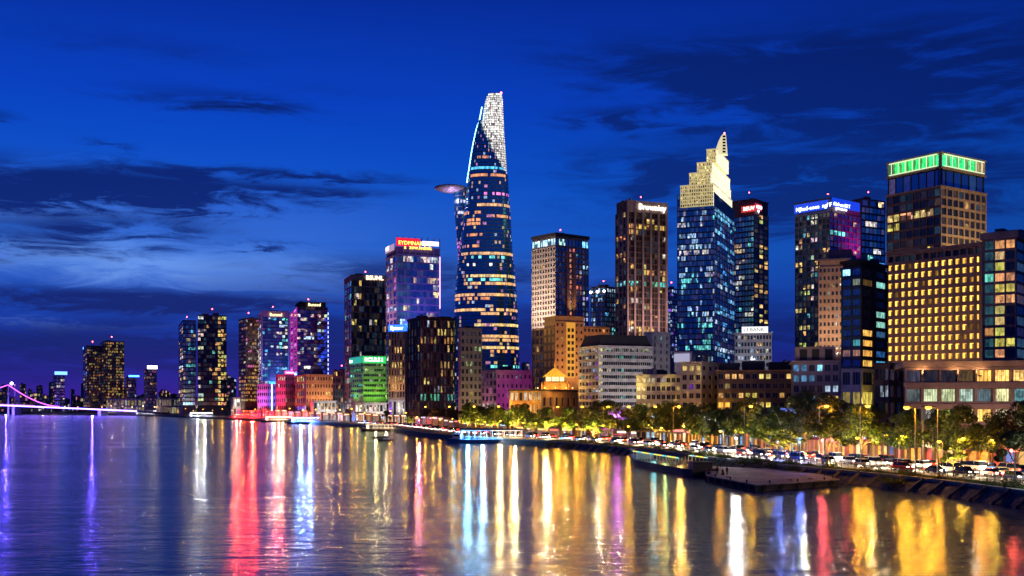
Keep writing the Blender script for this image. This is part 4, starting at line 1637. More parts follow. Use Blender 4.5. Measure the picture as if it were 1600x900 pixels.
# --- dark tower with white lettering
b = Bld('dark_grid_tower', 'dark glass tower with a thin grid and white lettering on top', 'tower', 538, 549, 605, 1090, 72, fs=1.135)
zt, zs = b.h(429), b.h(437)
b.core(0, zt, M_brown)
b.facade('L', b.h(640), zs, 3, 20, M_grey, G_blue, litgrid(3, 20, p=.3, pal=(TEAL, WHT), gain=.5), pw=.2, sh=.2)
b.facade('R', b.h(640), zs, 14, 20, M_pinkbrown, G_dark, litgrid(14, 20, p=.08, pal=(GOLD, WHT), gain=.7, rowset={12: (GOLD, .3), 8: (WHT, .3)}), pw=.08, sh=.16)
b.slab(zs, zt, M_pinkbrown, .3)
b.sign('R', .40, zs + .6, 'BSUNL', 5.2, (1, .82, .5), 3.5, off=.9)
b.plant(zt, 2, 2.5)
b = Bld('dull_low_tower', 'shadowy low block wedged left of the green lit block', 'building', 520, 536, 548, 1150, 40, fs=1.095)
zt = b.h(578)
b.core(0, zt, M_dkgrey)
b.facade('L', b.h(640), zt - .5, 4, 6, M_dkgrey, G_dark, litgrid(4, 6, p=.15, pal=(WARM,)), pw=.3, sh=.4)
b.plant(zt, 1, 2)

# --- magenta edged blue tower
b = Bld('magenta_edged_tower', 'blue violet tower with a glowing magenta edge and warm lettering', 'tower', 453, 464, 512, 1270, 74, fs=1.058)
zt, zs = b.h(470), b.h(484)
b.core(0, b.h(479), M_dkviolet)
b.facade('L', b.h(600), zs + 3, 2, 20, mat('magenta_panel', (.5, .1, .5), .5, emit=(1, .03, .85), es=.30, sampled=False), G_violet, litgrid(2, 20, p=.35, pal=(MAG, (1, .3, .9)), gain=.8), pw=.3, sh=.2)


def hblue(c, r):
    if c >= 6 and random.random() < .35 + .02 * (20 - r):
        k = random.uniform(.2, .9)
        return (.03 * k, .12 * k, 1.4 * k)
    return None


b.facade('R', b.h(600), zs, 9, 20, M_dkviolet, G_violet, litgrid(9, 20, p=.16, pal=(WHT, (1, .6, .5), COOL), rowset={17: (WHT, .55), 18: (WHT, .5)}, fn=hblue), pw=.06, sh=.22)
b.facade('R', zs + .3, b.h(479), 7, 1, M_dkviolet, G_dark, None, pw=.15, sh=.1)
mb = MB()
mb.obox(b.u2 * 2 + b.u1 * 2 + Vector((0, 0, b.h(479))), b.u2 * (b.tr - 4), b.u1 * 10, (0, 0, b.h(471) - b.h(479)))
mb.build('penthouse', M_blackw, b.root)
b.sign('R', .36, b.h(477.5), 'Bunsod', 4.6, (1, .75, .4), 3.5, off=-.6)
for k in range(16):
    mb = MB()
    mb.obox(b.Rr + Vector((.2, -.6, b.h(600) + (zs - b.h(600)) * k / 16.0)), (.8, 0, 0), (0, .8, 0), (0, 0, 3.0))
    mb.build('edge_light', emitter('edge_blue', (.35, .4, 1), 3.0, False), b.root)
b.plant(b.h(470), 1, 3)
b.flood('R', .3, 34, b.h(600), 170000, (.55, .05, 1), b.h(540), 130)
b.flood('R', .85, 34, b.h(600), 150000, (.10, .12, 1), b.h(540), 130)

# --- white edged blue tower
b = Bld('white_edged_tower', 'blue glass tower with white side piers and warm lettering', 'tower', 402, 408, 452, 1430, 74, fs=1.135)
zt, zs = b.h(485), b.h(495)
b.core(0, zt, M_lil)
b.facade('L', b.h(600), zt - 1, 2, 18, M_white, G_blue, litgrid(2, 18, p=.5, pal=(COOL, WHT), gain=.8), pw=.3, sh=.25)
b.facade('R', b.h(600), zs, 9, 19, M_navy, G_blue, litgrid(9, 19, p=.32, pal=(COOL, CYAN, TEAL, WHT), gain=1.0), pw=.1, sh=.28, s0=.03, s1=.95)
b.facade('R', zs + .2, zt - .3, 1, 1, M_lil, None, None, pw=.5, sh=.9)
for f in (0.0, .95):
    mb = MB()
    mb.obox(b.u2 * b.tr * f - b.u1 * .5, b.u2 * b.tr * .05, b.u1 * .9, (0, 0, zt))
    mb.build('pier', M_lil, b.root)
b.sign('R', .30, zs + 1.4, 'Bunsed', 4.8, (1, .68, .3), 3.5, off=.9)
b.plant(zt, 1, 4)
b.flood('L', .5, 16, b.h(590), 24000, (.8, .8, 1), b.h(540), 110)
b.flood('R', .5, 34, b.h(600), 120000, (.08, .28, 1), b.h(540), 130)

# --- round shouldered brown tower
small('slatted_brown_tower', 'brown slatted tower glowing amber at its foot beside the white edged tower', 373, 384, 404, 497, 1500, 60, M_brown, G_brown, 3, 6, 22,
      dict(p=.3, pal=(WARM, PNK, WHT), gain=.6, rowset={k: (WARM, .85) for k in range(0, 7)}), 628, pw=.12, sh=.42)

# --- low coloured blocks by the water
b = Bld('blue_lit_block', 'small block drenched in blue light below the white edged tower', 'building', 402, 418, 431, 1380, 40, fs=1.278)
zt = b.h(600)
b.core(0, zt, M_white)
b.facade('L', 0, zt - .4, 5, 5, M_white, G_dark, litgrid(5, 5, p=.2, pal=(COOL,)), pw=.4, sh=.5)
b.facade('R', 0, zt - .4, 4, 5, M_white, G_dark, litgrid(4, 5, p=.2, pal=(COOL,)), pw=.4, sh=.5)
b.slab(zt - .3, zt + .3, M_white, .3)
b.flood('L', .5, 14, b.h(634), 22000, (.12, .12, 1), b.h(610), 130)
b.flood('R', .5, 14, b.h(634), 22000, (.14, .10, 1), b.h(610), 130)
mb = MB()
mb.obox(b.u2 * b.tr * .45 - b.u1 * .4, b.u2 * 1.4, b.u1 * .3, (0, 0, zt))
mb.build('light_strip', emitter('blue_strip', (.3, .4, 1), 6), b.root)
b = Bld('magenta_lit_block', 'small block drenched in magenta light with a pink roof sign', 'building', 431, 446, 461, 1300, 50, fs=1.250)
zt = b.h(585)
b.core(0, zt, M_pinkw)
b.facade('L', 0, zt - .4, 5, 6, M_pinkw, G_dark, litgrid(5, 6, p=.1, pal=(WHT,)), pw=.42, sh=.5)
b.facade('R', 0, zt - .4, 5, 6, M_pinkw, G_dark, litgrid(5, 6, p=.1, pal=(WHT,)), pw=.42, sh=.5)
b.slab(zt - .3, zt + .3, M_pinkw, .3)
b.sign('R', .02, zt + 1.3, 'wwwww', 2.4, (1, .3, .5), 6, panel=(1, .1, .35), pgain=2.5, ph=3.0, plen=9)
b.flood('L', .5, 14, b.h(634), 17000, (1, .1, .5), b.h(600), 130)
b.flood('R', .5, 14, b.h(634), 17000, (1, .1, .6), b.h(600), 130)
b = Bld('peach_lit_block', 'peach lit block with rows of small square windows and a blue sign', 'building', 461, 478, 521, 1215, 68, fs=1.215)
zt = b.h(585)
b.core(0, zt, M_peach)
b.facade('L', 0, zt - .4, 6, 6, M_peach, G_dark, litgrid(6, 6, p=.4, pal=(GOLD, YEL), gain=.8), pw=.3, sh=.3)
b.facade('R', 0, zt - .4, 10, 6, M_peach, G_brown, litgrid(10, 6, p=.12, pal=(GOLD,)), pw=.55, sh=.55)
b.slab(zt - .3, zt + .3, M_peach, .3)
b.sign('L', .02, zt + 1.2, 'Caeee', 2.4, (.7, .9, 1), 6, panel=(.05, .2, 1), pgain=2.5, ph=3.0, plen=11)
mb = MB()
mb.obox(b.u2 * b.tr * .25 + b.u1 * 3 + Vector((0, 0, zt)), b.u2 * b.tr * .4, b.u1 * 8, (0, 0, 4.6))
mb.build('rooftop_housing', M_navy, b.root)
for f in (.2, .6, .9):
    b.flood('R', f, 14, b.h(634), 10000, (1, .52, .2), b.h(600), 130)
b.flood('L', .5, 10, b.h(634), 6000, (1, .6, .15), b.h(600), 130)

# --- twin dark towers and the brown twins far left
small('dark_twin_tower', 'lower left twin of the dark towers with bluish windows', 279, 286, 306, 500, 1880, 70, M_dkviolet, G_teal, 3, 5, 20,
      dict(p=.45, pal=(WARM, GOLD, WHT), gain=.8), 634, dict(p=.2, pal=(TEAL, CYAN, GOLD), gain=.7), pw=.16, sh=.3, rooft=M_lil)
b = small('dark_twin_tower', 'taller right twin of the dark towers with warm window columns', 302, 309, 354, 492, 1850, 74, M_dkgrey, G_dark, 2, 10, 21,
          dict(p=.6, pal=(WHT, PNK, GOLD), gain=.6), 634, dict(p=.10, pal=(GOLD, WARM, TEAL), colset={7: (GOLD, .65), 8: (GOLD, .55), 0: (WHT, .5)}), pw=.12, sh=.3, rooft=M_lil)
b = small('far_brown_twin_tower', 'brown riverside tower with a small blue roof light, left of its brighter twin', 130, 136, 160, 540, 2620, 66, M_brown, G_brown, 2, 8, 22,
          dict(p=.30, pal=(WARM, GOLD), gain=.38), 636, pw=.25, sh=.35)
b.sign('L', .0, b.h(540) + .8, 'm', 2.0, BLU, 4, panel=(.1, .3, 1), pgain=6, ph=3.0, plen=9)
b = small('far_brown_twin_tower', 'brown riverside tower with amber window columns, right of its duller twin', 156, 162, 194, 533, 2560, 66, M_brown, G_brown, 2, 10, 23,
          dict(p=.28, pal=(WARM, GOLD), gain=.40, colset={2: (GOLD, .85), 6: (GOLD, .85), 9: (WARM, .8)}), 636, pw=.25, sh=.35)
b = small('white_signed_tower', 'far stubby tower with a glaring white roof sign', 225, 229, 245, 577, 2280, 66, M_dkviolet, G_violet, 2, 6, 12,
          dict(p=.25, pal=(WARM, PNK), gain=.6), 636, pw=.3, sh=.35, mast=False)
b.sign('R', .1, b.h(577) + 1.4, ' ', 1.0, WHT, .1, panel=(.9, .92, 1), pgain=5, ph=4.4, plen=13)
b = small('blue_signed_far_tower', 'far tower with a glowing blue roof sign beyond the bridge', 81, 85, 101, 586, 3050, 66, M_dkviolet, G_violet, 2, 5, 10,
          dict(p=.25, pal=(WHT, (.6, .5, 1)), gain=.7), 636, mast=False)
b.sign('R', .05, b.h(586) + 1.5, ' ', 1.0, BLU, .1, panel=(.10, .25, 1), pgain=4, ph=4.5, plen=16)
b = small('blue_roofed_far_tower', 'far dim tower with blue roof lamps right of the brown twins', 196, 200, 213, 589, 2480, 66, M_dkviolet, G_violet, 2, 5, 9,
          dict(p=.1, pal=(WHT,), gain=.6), 636, mast=False)
b.sign('R', .1, b.h(589) + .6, ' ', 1.0, BLU, .1, panel=(.05, .2, 1), pgain=7, ph=2.4, plen=14)

# --- haze-dim low city in the distance: every block its own
far = []
for i in range(46):
    px = -20 + i * 7.2 + random.uniform(-2, 2)
    d = random.uniform(2900, 3700) if px < 300 else random.uniform(1900, 2200)
    top = random.uniform(596, 626)
    wpx = random.uniform(7, 14)
    far.append((px, d, top, wpx))
for px in (352, 362, 530, 538, 818, 826, 915, 948, 1052, 1205, 1214, 1226, 1238, 1252):
    far.append((px, random.uniform(1900, 2200), random.uniform(556, 612) if px > 800 else random.uniform(575, 606), random.uniform(10, 15)))
farobj = []
for px, d, top, wpx in far:
    nm = 'far_block'
    wl = random.choice([M_dkviolet, M_pinkbrown, M_dkgrey, M_brown])
    bb = Bld(nm, 'x', 'building', px - wpx * .3, px - wpx * .05, px + wpx * .7, d, random.choice([60, 66, 72]), 'low blocks far across the river bend')
    zt = bb.h(top)
    bb.core(0, zt, wl)
    cr_ = max(3, int(wpx * .5))
    rw = max(3, int((634 - top) / 4))
    bb.facade('R', 0, zt - .6, cr_, rw, wl, G_dark, litgrid(cr_, rw, p=.24, pal=(WARM, GOLD, WHT, PNK, COOL), gain=.9), pw=.3, sh=.4)
    bb.plant(zt, 1, 3, mast=False)
    farobj.append((px, bb.root))
label_row([(p, o) for p, o in farobj if True], 'dim far block on the skyline')

# ---------------------------------------------------------------- lotus skyscraper
D0 = 852.0
lot = thing('lotus_skyscraper', 'tapering lotus bud skyscraper with a helipad disc and white lattice crown', 'skyscraper', (P(760, D0).x, D0, GZ))
M_band = W('steel_blue_band', (.20, .36, .46), rough=.35, metal=.4)
M_latt = W('lattice_white', (.8, .8, .78), rough=.5)
G_lot = glazing('lotus_glass', (0.08, 0.42, 0.60), .85, .16)
G_lat = glazing('lattice_panels', (.6, .6, .6), .0, .5)


def interp(tab, y):
    for a, c in zip(tab[:-1], tab[1:]):
        if a[0] >= y >= c[0]:
            f = (a[0] - y) / (a[0] - c[0])
            return a[1] + (c[1] - a[1]) * f, a[2] + (c[2] - a[2]) * f
    return tab[-1][1], tab[-1][2]


def section(xl, xr, depth, yoff, k=64, ex=2.5):
    """rounded cross-section between two columns at the tower's depth, local to the skyscraper"""
    a = (xl - 800) / F * D0
    c = (xr - 800) / F * D0
    hw = (c - a) / 2
    cx = (a + c) / 2 - lot.location.x
    pts = []
    for i in range(k):
        t_ = 2 * PI * i / k
        ct, st = math.cos(t_), math.sin(t_)
        pts.append(Vector((cx + hw * math.copysign(abs(ct) ** (2 / ex), ct), yoff + depth * math.copysign(abs(st) ** (2 / ex), st), 0)))
    return pts


def lotus_shell(tab, y0, y1, floors, dfun, yoff, litfun, wallm, glassm, names, band=.26, k=64, shrink=.985, ribs=False):
    pb, bb = MB(), MB()
    for fl in range(floors):
        ya = y0 + (y1 - y0) * fl / floors
        yb = y0 + (y1 - y0) * (fl + 1) / floors
        za, zb = zat(ya, D0) - GZ, zat(yb, D0) - GZ
        sa = section(*interp(tab, ya), dfun(ya), yoff, k)
        sb = section(*interp(tab, yb), dfun(yb), yoff, k)
        ca = sum(sa, Vector()) / k
        zs_ = zb - (zb - za) * band
        for i in range(k):
            j = (i + 1) % k
            A, B = sa[i], sa[j]
            A2, B2 = sb[i], sb[j]
            Ai, Bi = ca + (A - ca) * shrink, ca + (B - ca) * shrink
            mid = (A + B) / 2
            pxm = 800 + (mid.x + lot.location.x) / (mid.y + lot.location.y) * F
            pb.quad((Ai.x, Ai.y, za), (Bi.x, Bi.y, za), (Bi.x, Bi.y, zs_ + .02), (Ai.x, Ai.y, zs_ + .02), litfun((ya + yb) / 2, pxm, fl, mid.y - yoff) + (1,))
            bb.quad((A.x, A.y, zs_), (B.x, B.y, zs_), (B2.x, B2.y, zb), (A2.x, A2.y, zb))
            bb.quad((Ai.x, Ai.y, zs_), (Bi.x, Bi.y, zs_), (B.x, B.y, zs_), (A.x, A.y, zs_))
            bb.quad((A2.x, A2.y, zb), (B2.x, B2.y, zb), (Bi.x, Bi.y, zb), (Ai.x, Ai.y, zb))
            if ribs and i % ribs == 0:
                bb.quad((A.x, A.y, za), (A.x + (B.x - A.x) * .35, A.y + (B.y - A.y) * .35, za), (A2.x + (B2.x - A2.x) * .35, A2.y + (B2.y - A2.y) * .35, zs_), (A2.x, A2.y, zs_))
    # top lid
    st = section(*interp(tab, y1), dfun(y1), yoff, k)
    zt_ = zat(y1, D0) - GZ
    bb.poly([(p.x, p.y, zt_ + .01) for p in st])
    pb.build(names[0], glassm, lot, attr=True)['kind'] = 'stuff'
    bb.build(names[1], wallm, lot)


BODY = [(640, 707, 815), (560, 707.5, 812), (500, 709, 810), (460, 710.5, 807.5), (420, 714, 804), (395, 718, 801), (340, 724, 798), (300, 729, 795), (280, 731, 794),
        (265, 733.5, 785), (241, 737, 772.5), (220, 741, 762), (200, 745.5, 754), (190, 749, 752)]
ROWS = [(265, CYAN, .9, 735, 790), (279, ORG, .8, 733, 790), (250, ORG, .6, 745, 762), (309, PNK, .6, 755, 796), (327, WARM, .9, 745, 800), (334, ORG, .7, 722, 752), (341, ORG, .8, 770, 800),
        (347, ORG, .8, 728, 752), (354, ORG, .8, 728, 752), (371, ORG, .8, 730, 752), (397, WARM, .95, 720, 805), (390, ORG, .4, 712, 750), (405, TEAL, .5, 735, 790), (417, WHT, .3, 728, 790),
        (432, GOLD, .9, 728, 808), (439, TEAL, .5, 730, 790), (448, WARM, .9, 725, 808), (463, WARM, .9, 708, 808), (471, ORG, .4, 708, 780), (487, WARM, .9, 706, 810), (495, WARM, .5, 740, 800),
        (511, GOLD, .95, 740, 812), (526, WARM, .95, 720, 812), (535, WARM, .8, 720, 812), (544, GOLD, .9, 720, 812), (552, ORG, .3, 720, 812), (573, TEAL, .4, 720, 812)]


def lotlit(y, px, fl, yy):
    for (yr, c, p_, a, e) in ROWS:
        if abs(y - yr) <= 2.9 and a <= px <= e:
            if random.random() < p_:
                k = random.uniform(.7, 1.5)
                return tuple(x * k for x in c)
    if random.random() < .07:
        return tuple(x * .7 for x in random.choice([WARM, COOL, GOLD, (.8, .3, .5)]))
    return (0, 0, 0)


lotus_shell(BODY, 640, 188, 78, lambda y: 19.5 * ((interp(BODY, y)[1] - interp(BODY, y)[0]) / 104.0) ** .8, 0.0, lotlit, M_band, G_lot, ('window_panes', 'floor_bands'), k=72)
CROWN = [(300, 748, 794.5), (280, 746, 793), (241, 748, 790.5), (205, 750, 788), (163, 756.5, 786), (150, 760, 785), (143.5, 765, 784)]


def crlit(y, px, fl, yy):
    cf = .5 + .9 * ((int(px * 1.7) * 7919) % 101) / 101.0
    if random.random() < .84:
        k = random.uniform(.8, 1.25) * cf * (1.0 + .35 * (y < 220))
        return (1.0 * k, .98 * k, .90 * k)
    return (.08, .07, .06)


lotus_shell(CROWN, 300, 143.5, 42, lambda y: 7.5 * ((interp(CROWN, y)[1] - interp(CROWN, y)[0]) / 46.0), 6.0, crlit, M_latt, G_lat, ('crown_panels', 'crown_lattice'), band=.22, k=84, shrink=.97, ribs=2)
WING = [(600, 709, 735), (500, 709, 735), (470, 710.5, 733), (440, 713.5, 731), (400, 714.5, 730), (340, 709.5, 729), (300, 708, 729.5), (291, 708, 730)]


def wglit(y, px, fl, yy):
    if abs(y - 313) < 3 or abs(y - 329) < 3:
        return (.8, .75, 1.0) if random.random() < .7 else (0, 0, 0)
    if 372 < y < 420 and px < 722 and random.random() < .5:
        return (.9, .15, .8)
    return (0, 0, 0) if random.random() < .88 else (.5, .3, .3)


lotus_shell(WING, 600, 291, 52, lambda y: 8.0, 12.0, wglit, M_band, G_lot, ('wing_panes', 'wing_bands'), k=32)
# helipad disc on brackets
hc = P(703, D0)
hz = zat(292, D0) - GZ
hx, hyy = hc.x - lot.location.x, 6.0
M_pad = W('helipad_metal', (.5, .46, .5), rough=.45)
mb = MB()
k = 48
prof = [(2.0, -3.2), (7.0, -2.5), (11.4, -.9), (12.4, .0), (12.5, .6), (12.0, 1.0)]
for i in range(k):
    a0, a1 = 2 * PI * i / k, 2 * PI * (i + 1) / k
    for (r0, q0), (r1, q1) in zip(prof[:-1], prof[1:]):
        mb.quad((hx + r0 * math.cos(a0), hyy + r0 * math.sin(a0), hz + q0), (hx + r0 * math.cos(a1), hyy + r0 * math.sin(a1), hz + q0),
                (hx + r1 * math.cos(a1), hyy + r1 * math.sin(a1), hz + q1), (hx + r1 * math.cos(a0), hyy + r1 * math.sin(a0), hz + q1))
mb.poly([(hx + 12 * math.cos(2 * PI * i / k), hyy + 12 * math.sin(2 * PI * i / k), hz + 1.0) for i in range(k)])
mb.poly([(hx + 2 * math.cos(-2 * PI * i / k), hyy + 2 * math.sin(-2 * PI * i / k), hz - 3.2) for i in range(k)])
mb.build('helipad', M_pad, lot)
mb = MB()
mb.obox((hx, hyy - 3, hz - 2.6), (14, 0, 0), (0, 6, 0), (0, 0, 2.2))
mb.build('helipad_bracket', M_band, lot)
light('helipad_lamp', 'POINT', (hx + 1.5, hyy - 6.0, hz - 9), 4200, (.75, .5, 1), lot, .6)
# cyan light line up the left edge
mb = MB()
pr = None
for y in range(286, 163, -6):
    xl = interp(BODY, y)[0] if y >= 190 else 749 + (190 - y) * .19
    p = Vector(((xl - 800) / F * D0 - lot.location.x - .3, -1.0 if y > 190 else 2.0, zat(y, D0) - GZ))
    if pr is not None:
        mb.tube(pr, p, .42, .42, 6)
    pr = p
mb.build('edge_light', emitter('edge_cyan', (.35, .95, 1), 4.5), lot)
mb = MB()
mb.ball((P(783, D0).x - lot.location.x, 6, zat(141.5, D0) - GZ), .8)
mb.build('obstacle_light', M_red, lot)

# --- bright white arcades by the water
for (xl, xc, xr, yt, d_, lab, nb) in ((484, 490, 546, 626, 1150, 'low white arcade hall with glowing bays right of the peach lit block', 10), (549, 555, 604, 629, 985, 'low white arcade hall with glowing bays below the green lit block', 9),
                                      (360, 364, 386, 621, 1520, 'small glowing white pavilion cube below the slatted brown tower', 4), (238, 244, 280, 622, 2050, 'long dim flat roofed hall left of the twin dark towers', 9), (160, 166, 232, 623, 2350, 'long dim flat roofed hall below the brown twin towers', 12)):
    b = Bld('arcade_hall', lab, 'hall', xl, xc, xr, d_, 72)
    zt = b.h(yt)
    b.core(0, zt, M_white)
    g_ = 1.3 if d_ < 1600 else .3
    b.facade('R', .5, zt - 1.2, nb, 2, M_white, G_dark, litgrid(nb, 2, p=.85, pal=(WHT, (1, .75, .6), GOLD), gain=g_), pw=.25, sh=.25)
    b.slab(zt - 1.0, zt, M_white, .8)
    if d_ < 1600:
        b.flood('R', .3, 14, 3, 16000, (1, .86, .75), zt, 140)
        b.flood('R', .8, 14, 3, 16000, (1, .86, .75), zt, 140)

# ================================================================ suspension bridge, far left
bw = Vector((-1420, 2560, 0))
be = Vector((-640, 2030, 0))
axis = be - bw
br = thing('lit_bridge', 'cable bridge outlined in blue and violet light at the left edge', 'bridge', bw)
M_deck = mat('bridge_concrete', (.35, .33, .38), .7, var=.1)
E_blue = emitter('bridge_led_blue', (.20, .12, 1), 13)
E_vio = emitter('bridge_led_violet', (.65, .10, 1), 4, False)
E_wht = emitter('bridge_led_white', (.8, .75, 1), 7, False)


def bz(f):
    # deck height along the bridge, falling to the right bank
    return 27.5 - 23.0 * max(0, f - .12) ** 1.15 if f < 1 else 6


sd = Vector((axis.y, -axis.x, 0)).normalized()   # toward the camera side
if sd.y > 0:
    sd = -sd
NSEG = 26
mb, ml, mr_ = MB(), MB(), MB()
for i in range(NSEG):
    f0, f1 = i / NSEG, (i + 1) / NSEG
    a, c = axis * f0, axis * f1
    a.z, c.z = bz(f0), bz(f1)
    for o, dz0, dz1 in ((sd * 9, 0, -2.6),):
        A, B_ = a + sd * 9, c + sd * 9
        A2, B2 = a - sd * 9, c - sd * 9
        dn = Vector((0, 0, -2.6))
        mb.quad(A + dn, B_ + dn, B_, A)
        mb.quad(A, B_, B2, A2)
        mb.quad(A2 + dn, B2 + dn, B_ + dn, A + dn)
        mb.quad(B2 + dn, A2 + dn, A2, B2)
    if f0 < .9:
        ml.obox(a + sd * 9.3 + Vector((0, 0, -2.3)), c - a, sd * .3, (0, 0, 2.2))
mb.build('deck', M_deck, br)
ml.build('led_strip', E_blue, br)
rl = MB()
for i in range(NSEG):
    f0, f1 = i / NSEG, (i + 1) / NSEG
    a, c = axis * f0, axis * f1
    a.z, c.z = bz(f0) + .6, bz(f1) + .6
    if f0 < .55:
        rl.obox(a + sd * 9.0, (c - a) * .92, sd * .2, (0, 0, 1.0))
rl.build('railing', E_wht if False else emitter('rail_white', (.7, .28, 1), 1.8, False), br)
tf = .47    # place of the tower along the bridge
for o in (7.5, -7.5):
    p = axis * tf + sd * o
    mb = MB()
    mb.tube((p.x, p.y, -1), (p.x, p.y, 64), 2.0, 1.3, 8)
    mb.build('tower_leg', mat('bridge_tower_paint', (.7, .66, .6), .6, var=.1), br)
p = axis * tf
mb = MB()
mb.ball((p.x, p.y, 66), 3.2, 10, 6)
mb.build('tower_lamp', emitter('bridge_lamp', (.8, .65, 1), 10), br)
mb = MB()
mb.obox(p - sd * 7.5 + Vector((0, 0, 58)), sd * 15, axis.normalized() * 1.5, (0, 0, 2))
mb.build('cross_beam', M_deck, br)


def cable(f0, f1, zend):
    mb = MB()
    pr = None
    for i in range(15):
        q = i / 14
        f = f0 + (f1 - f0) * q
        z = 63 + (zend - 63) * (1 - (1 - q) ** 1.7)
        v = axis * f + sd * 7.5
        v.z = z
        if pr is not None:
            mb.tube(pr, v, .9, .9, 5, cap=False)
        pr = v
    return mb.build('cable', E_vio, br)


cable(tf, .66, bz(.66) + 1)
cable(tf, .14, bz(.14) + 1)
# suspenders
for i in range(1, 9):
    for f1, ze in ((.66, bz(.66) + 1), (.14, bz(.14) + 1)):
        q = i / 9
        f = tf + (f1 - tf) * q
        z = 63 + (ze - 63) * (1 - (1 - q) ** 1.7)
        v = axis * f + sd * 7.5
        mb = MB()
        mb.tube((v.x, v.y, bz(f)), (v.x, v.y, z), .18, .18, 4, cap=False)
        mb.build('suspender', M_steel, br)
for f in (.18, .49, .80):
    p = axis * f
    mb = MB()
    pts = [p + sd * 8 - axis.normalized() * 5, p + sd * 8 + axis.normalized() * 5, p - sd * 8 + axis.normalized() * 5, p - sd * 8 - axis.normalized() * 5]
    a_ = [(q.x, q.y) for q in pts]
    ar = sum(a_[i][0] * a_[(i + 1) % 4][1] - a_[(i + 1) % 4][0] * a_[i][1] for i in range(4))
    mb.prism(a_ if ar > 0 else list(reversed(a_)), -1, bz(f) - 2.6)
    mb.build('pier', M_deck, br)
    pl = p + sd * 24
    light('pier_lamp', 'POINT', (pl.x, pl.y, 5), 160000, (.10, .06, 1), br, 1.5)

# ================================================================ trees
M_bark = mat('bark', (.10, .075, .055), .9, var=.4, scale=3, bump=.4)
ml_ = bpy.data.materials.new('leaf')
ml_.use_nodes = True
t = ml_.node_tree
pb_ = t.nodes['Principled BSDF']
oi = N(t, 'ShaderNodeObjectInfo')
gi = N(t, 'ShaderNodeNewGeometry')
cr_ = ramp(t, gi.outputs['Random Per Island'], [(0, (.030, .055, .010, 1)), (.5, (.065, .10, .018, 1)), (1, (.13, .14, .028, 1))])
hs_ = N(t, 'ShaderNodeHueSaturation')
link(t, cr_, hs_.inputs['Color'])
link(t, mth(t, 'MULTIPLY_ADD', oi.outputs['Random'], .05, .475), hs_.inputs['Hue'])
link(t, mth(t, 'MULTIPLY_ADD', oi.outputs['Random'], .7, .7), hs_.inputs['Value'])
link(t, hs_.outputs[0], pb_.inputs['Base Color'])
pb_.inputs['Roughness'].default_value = .55
tr_ = N(t, 'ShaderNodeBsdfTranslucent')
link(t, hs_.outputs[0], tr_.inputs['Color'])
mx = N(t, 'ShaderNodeMixShader')
mx.inputs[0].default_value = .35
link(t, pb_.outputs[0], mx.inputs[1])
link(t, tr_.outputs[0], mx.inputs[2])
link(t, mx.outputs[0], t.nodes['Material Output'].inputs['Surface'])


def tree_meshes(seed, hgt, spread, leaves, lsize, trunk_h=.34, clumps=20):
    rnd = random.Random(seed)
    tb = MB()
    pts = [Vector((0, 0, 0))]
    lean = Vector((rnd.uniform(-.05, .05), rnd.uniform(-.05, .05), 0))
    for i in range(1, 5):
        pts.append(Vector((lean.x * i * hgt * .1 + rnd.uniform(-.12, .12), lean.y * i * hgt * .1 + rnd.uniform(-.12, .12), hgt * trunk_h * i / 4)))
    r = hgt * .020
    for i in range(4):
        tb.tube(pts[i], pts[i + 1], r * (1.25 if i == 0 else 1 - .1 * i), r * (1 - .1 * (i + 1)), 8, cap=False)
    top = pts[-1]
    cl = []
    for i in range(clumps):
        an = 2 * PI * i / clumps * 2.4 + rnd.uniform(-.5, .5)
        q = rnd.random() ** .6
        zz = trunk_h + (1 - trunk_h) * rnd.uniform(.10, .93)
        env = math.sin(PI * min(1, max(0.08, (zz - trunk_h + .10) / (1.08 - trunk_h)))) ** .7
        rad = spread * env * q
        c = Vector((top.x + math.cos(an) * rad, top.y + math.sin(an) * rad, zz * hgt))
        cl.append((c, rnd.uniform(.16, .30) * spread * 1.15))
    for c, cr2 in cl[:9]:
        m_ = top.lerp(c, .5) + Vector((rnd.uniform(-.3, .3), rnd.uniform(-.3, .3), -.25))
        tb.tube(top - Vector((0, 0, .3)), m_, r * .5, r * .3, 6, cap=False)
        tb.tube(m_, c, r * .3, r * .1, 5, cap=False)
    tme = tb.mesh('trunk', M_bark, smooth=True)
    lb = MB()
    per = leaves // len(cl)
    for c, cr2 in cl:
        for k in range(per):
            while True:
                v = Vector((rnd.uniform(-1, 1), rnd.uniform(-1, 1), rnd.uniform(-1, 1)))
                if .1 < v.length <= 1:
                    break
            v = v.normalized() * (v.length ** .5)
            p = c + Vector((v.x * cr2, v.y * cr2, v.z * cr2 * .72))
            n = (v + Vector((rnd.uniform(-.8, .8), rnd.uniform(-.8, .8), rnd.uniform(-.3, 1.0)))).normalized()
            a = n.orthogonal().normalized()
            a = Matrix.Rotation(rnd.uniform(0, 2 * PI), 3, n) @ a
            bb_ = n.cross(a)
            s_ = lsize * rnd.uniform(.6, 1.3)
            lb.poly([p - a * s_, p - bb_ * s_ * .5, p + a * s_, p + bb_ * s_ * .5])
    return tme, lb.mesh('crown', ml_)


TREES = [tree_meshes(11, 12.5, 6.0, 6000, .33, .30, 30), tree_meshes(12, 13.5, 5.8, 6000, .33, .32, 28), tree_meshes(13, 11.0, 5.8, 5400, .32, .32, 24),
         tree_meshes(14, 12.0, 6.6, 6400, .33, .30, 34), tree_meshes(15, 9.0, 4.0, 2600, .28, .40, 14), tree_meshes(16, 8.0, 3.6, 2300, .26, .42, 12)]
FARTREES = [tree_meshes(21, 12.5, 5.6, 900, .66), tree_meshes(22, 11.5, 5.6, 900, .66), tree_meshes(23, 10.0, 5.0, 800, .6)]
treelist = []


def px_of(p):
    return 800 + p[0] / p[1] * F


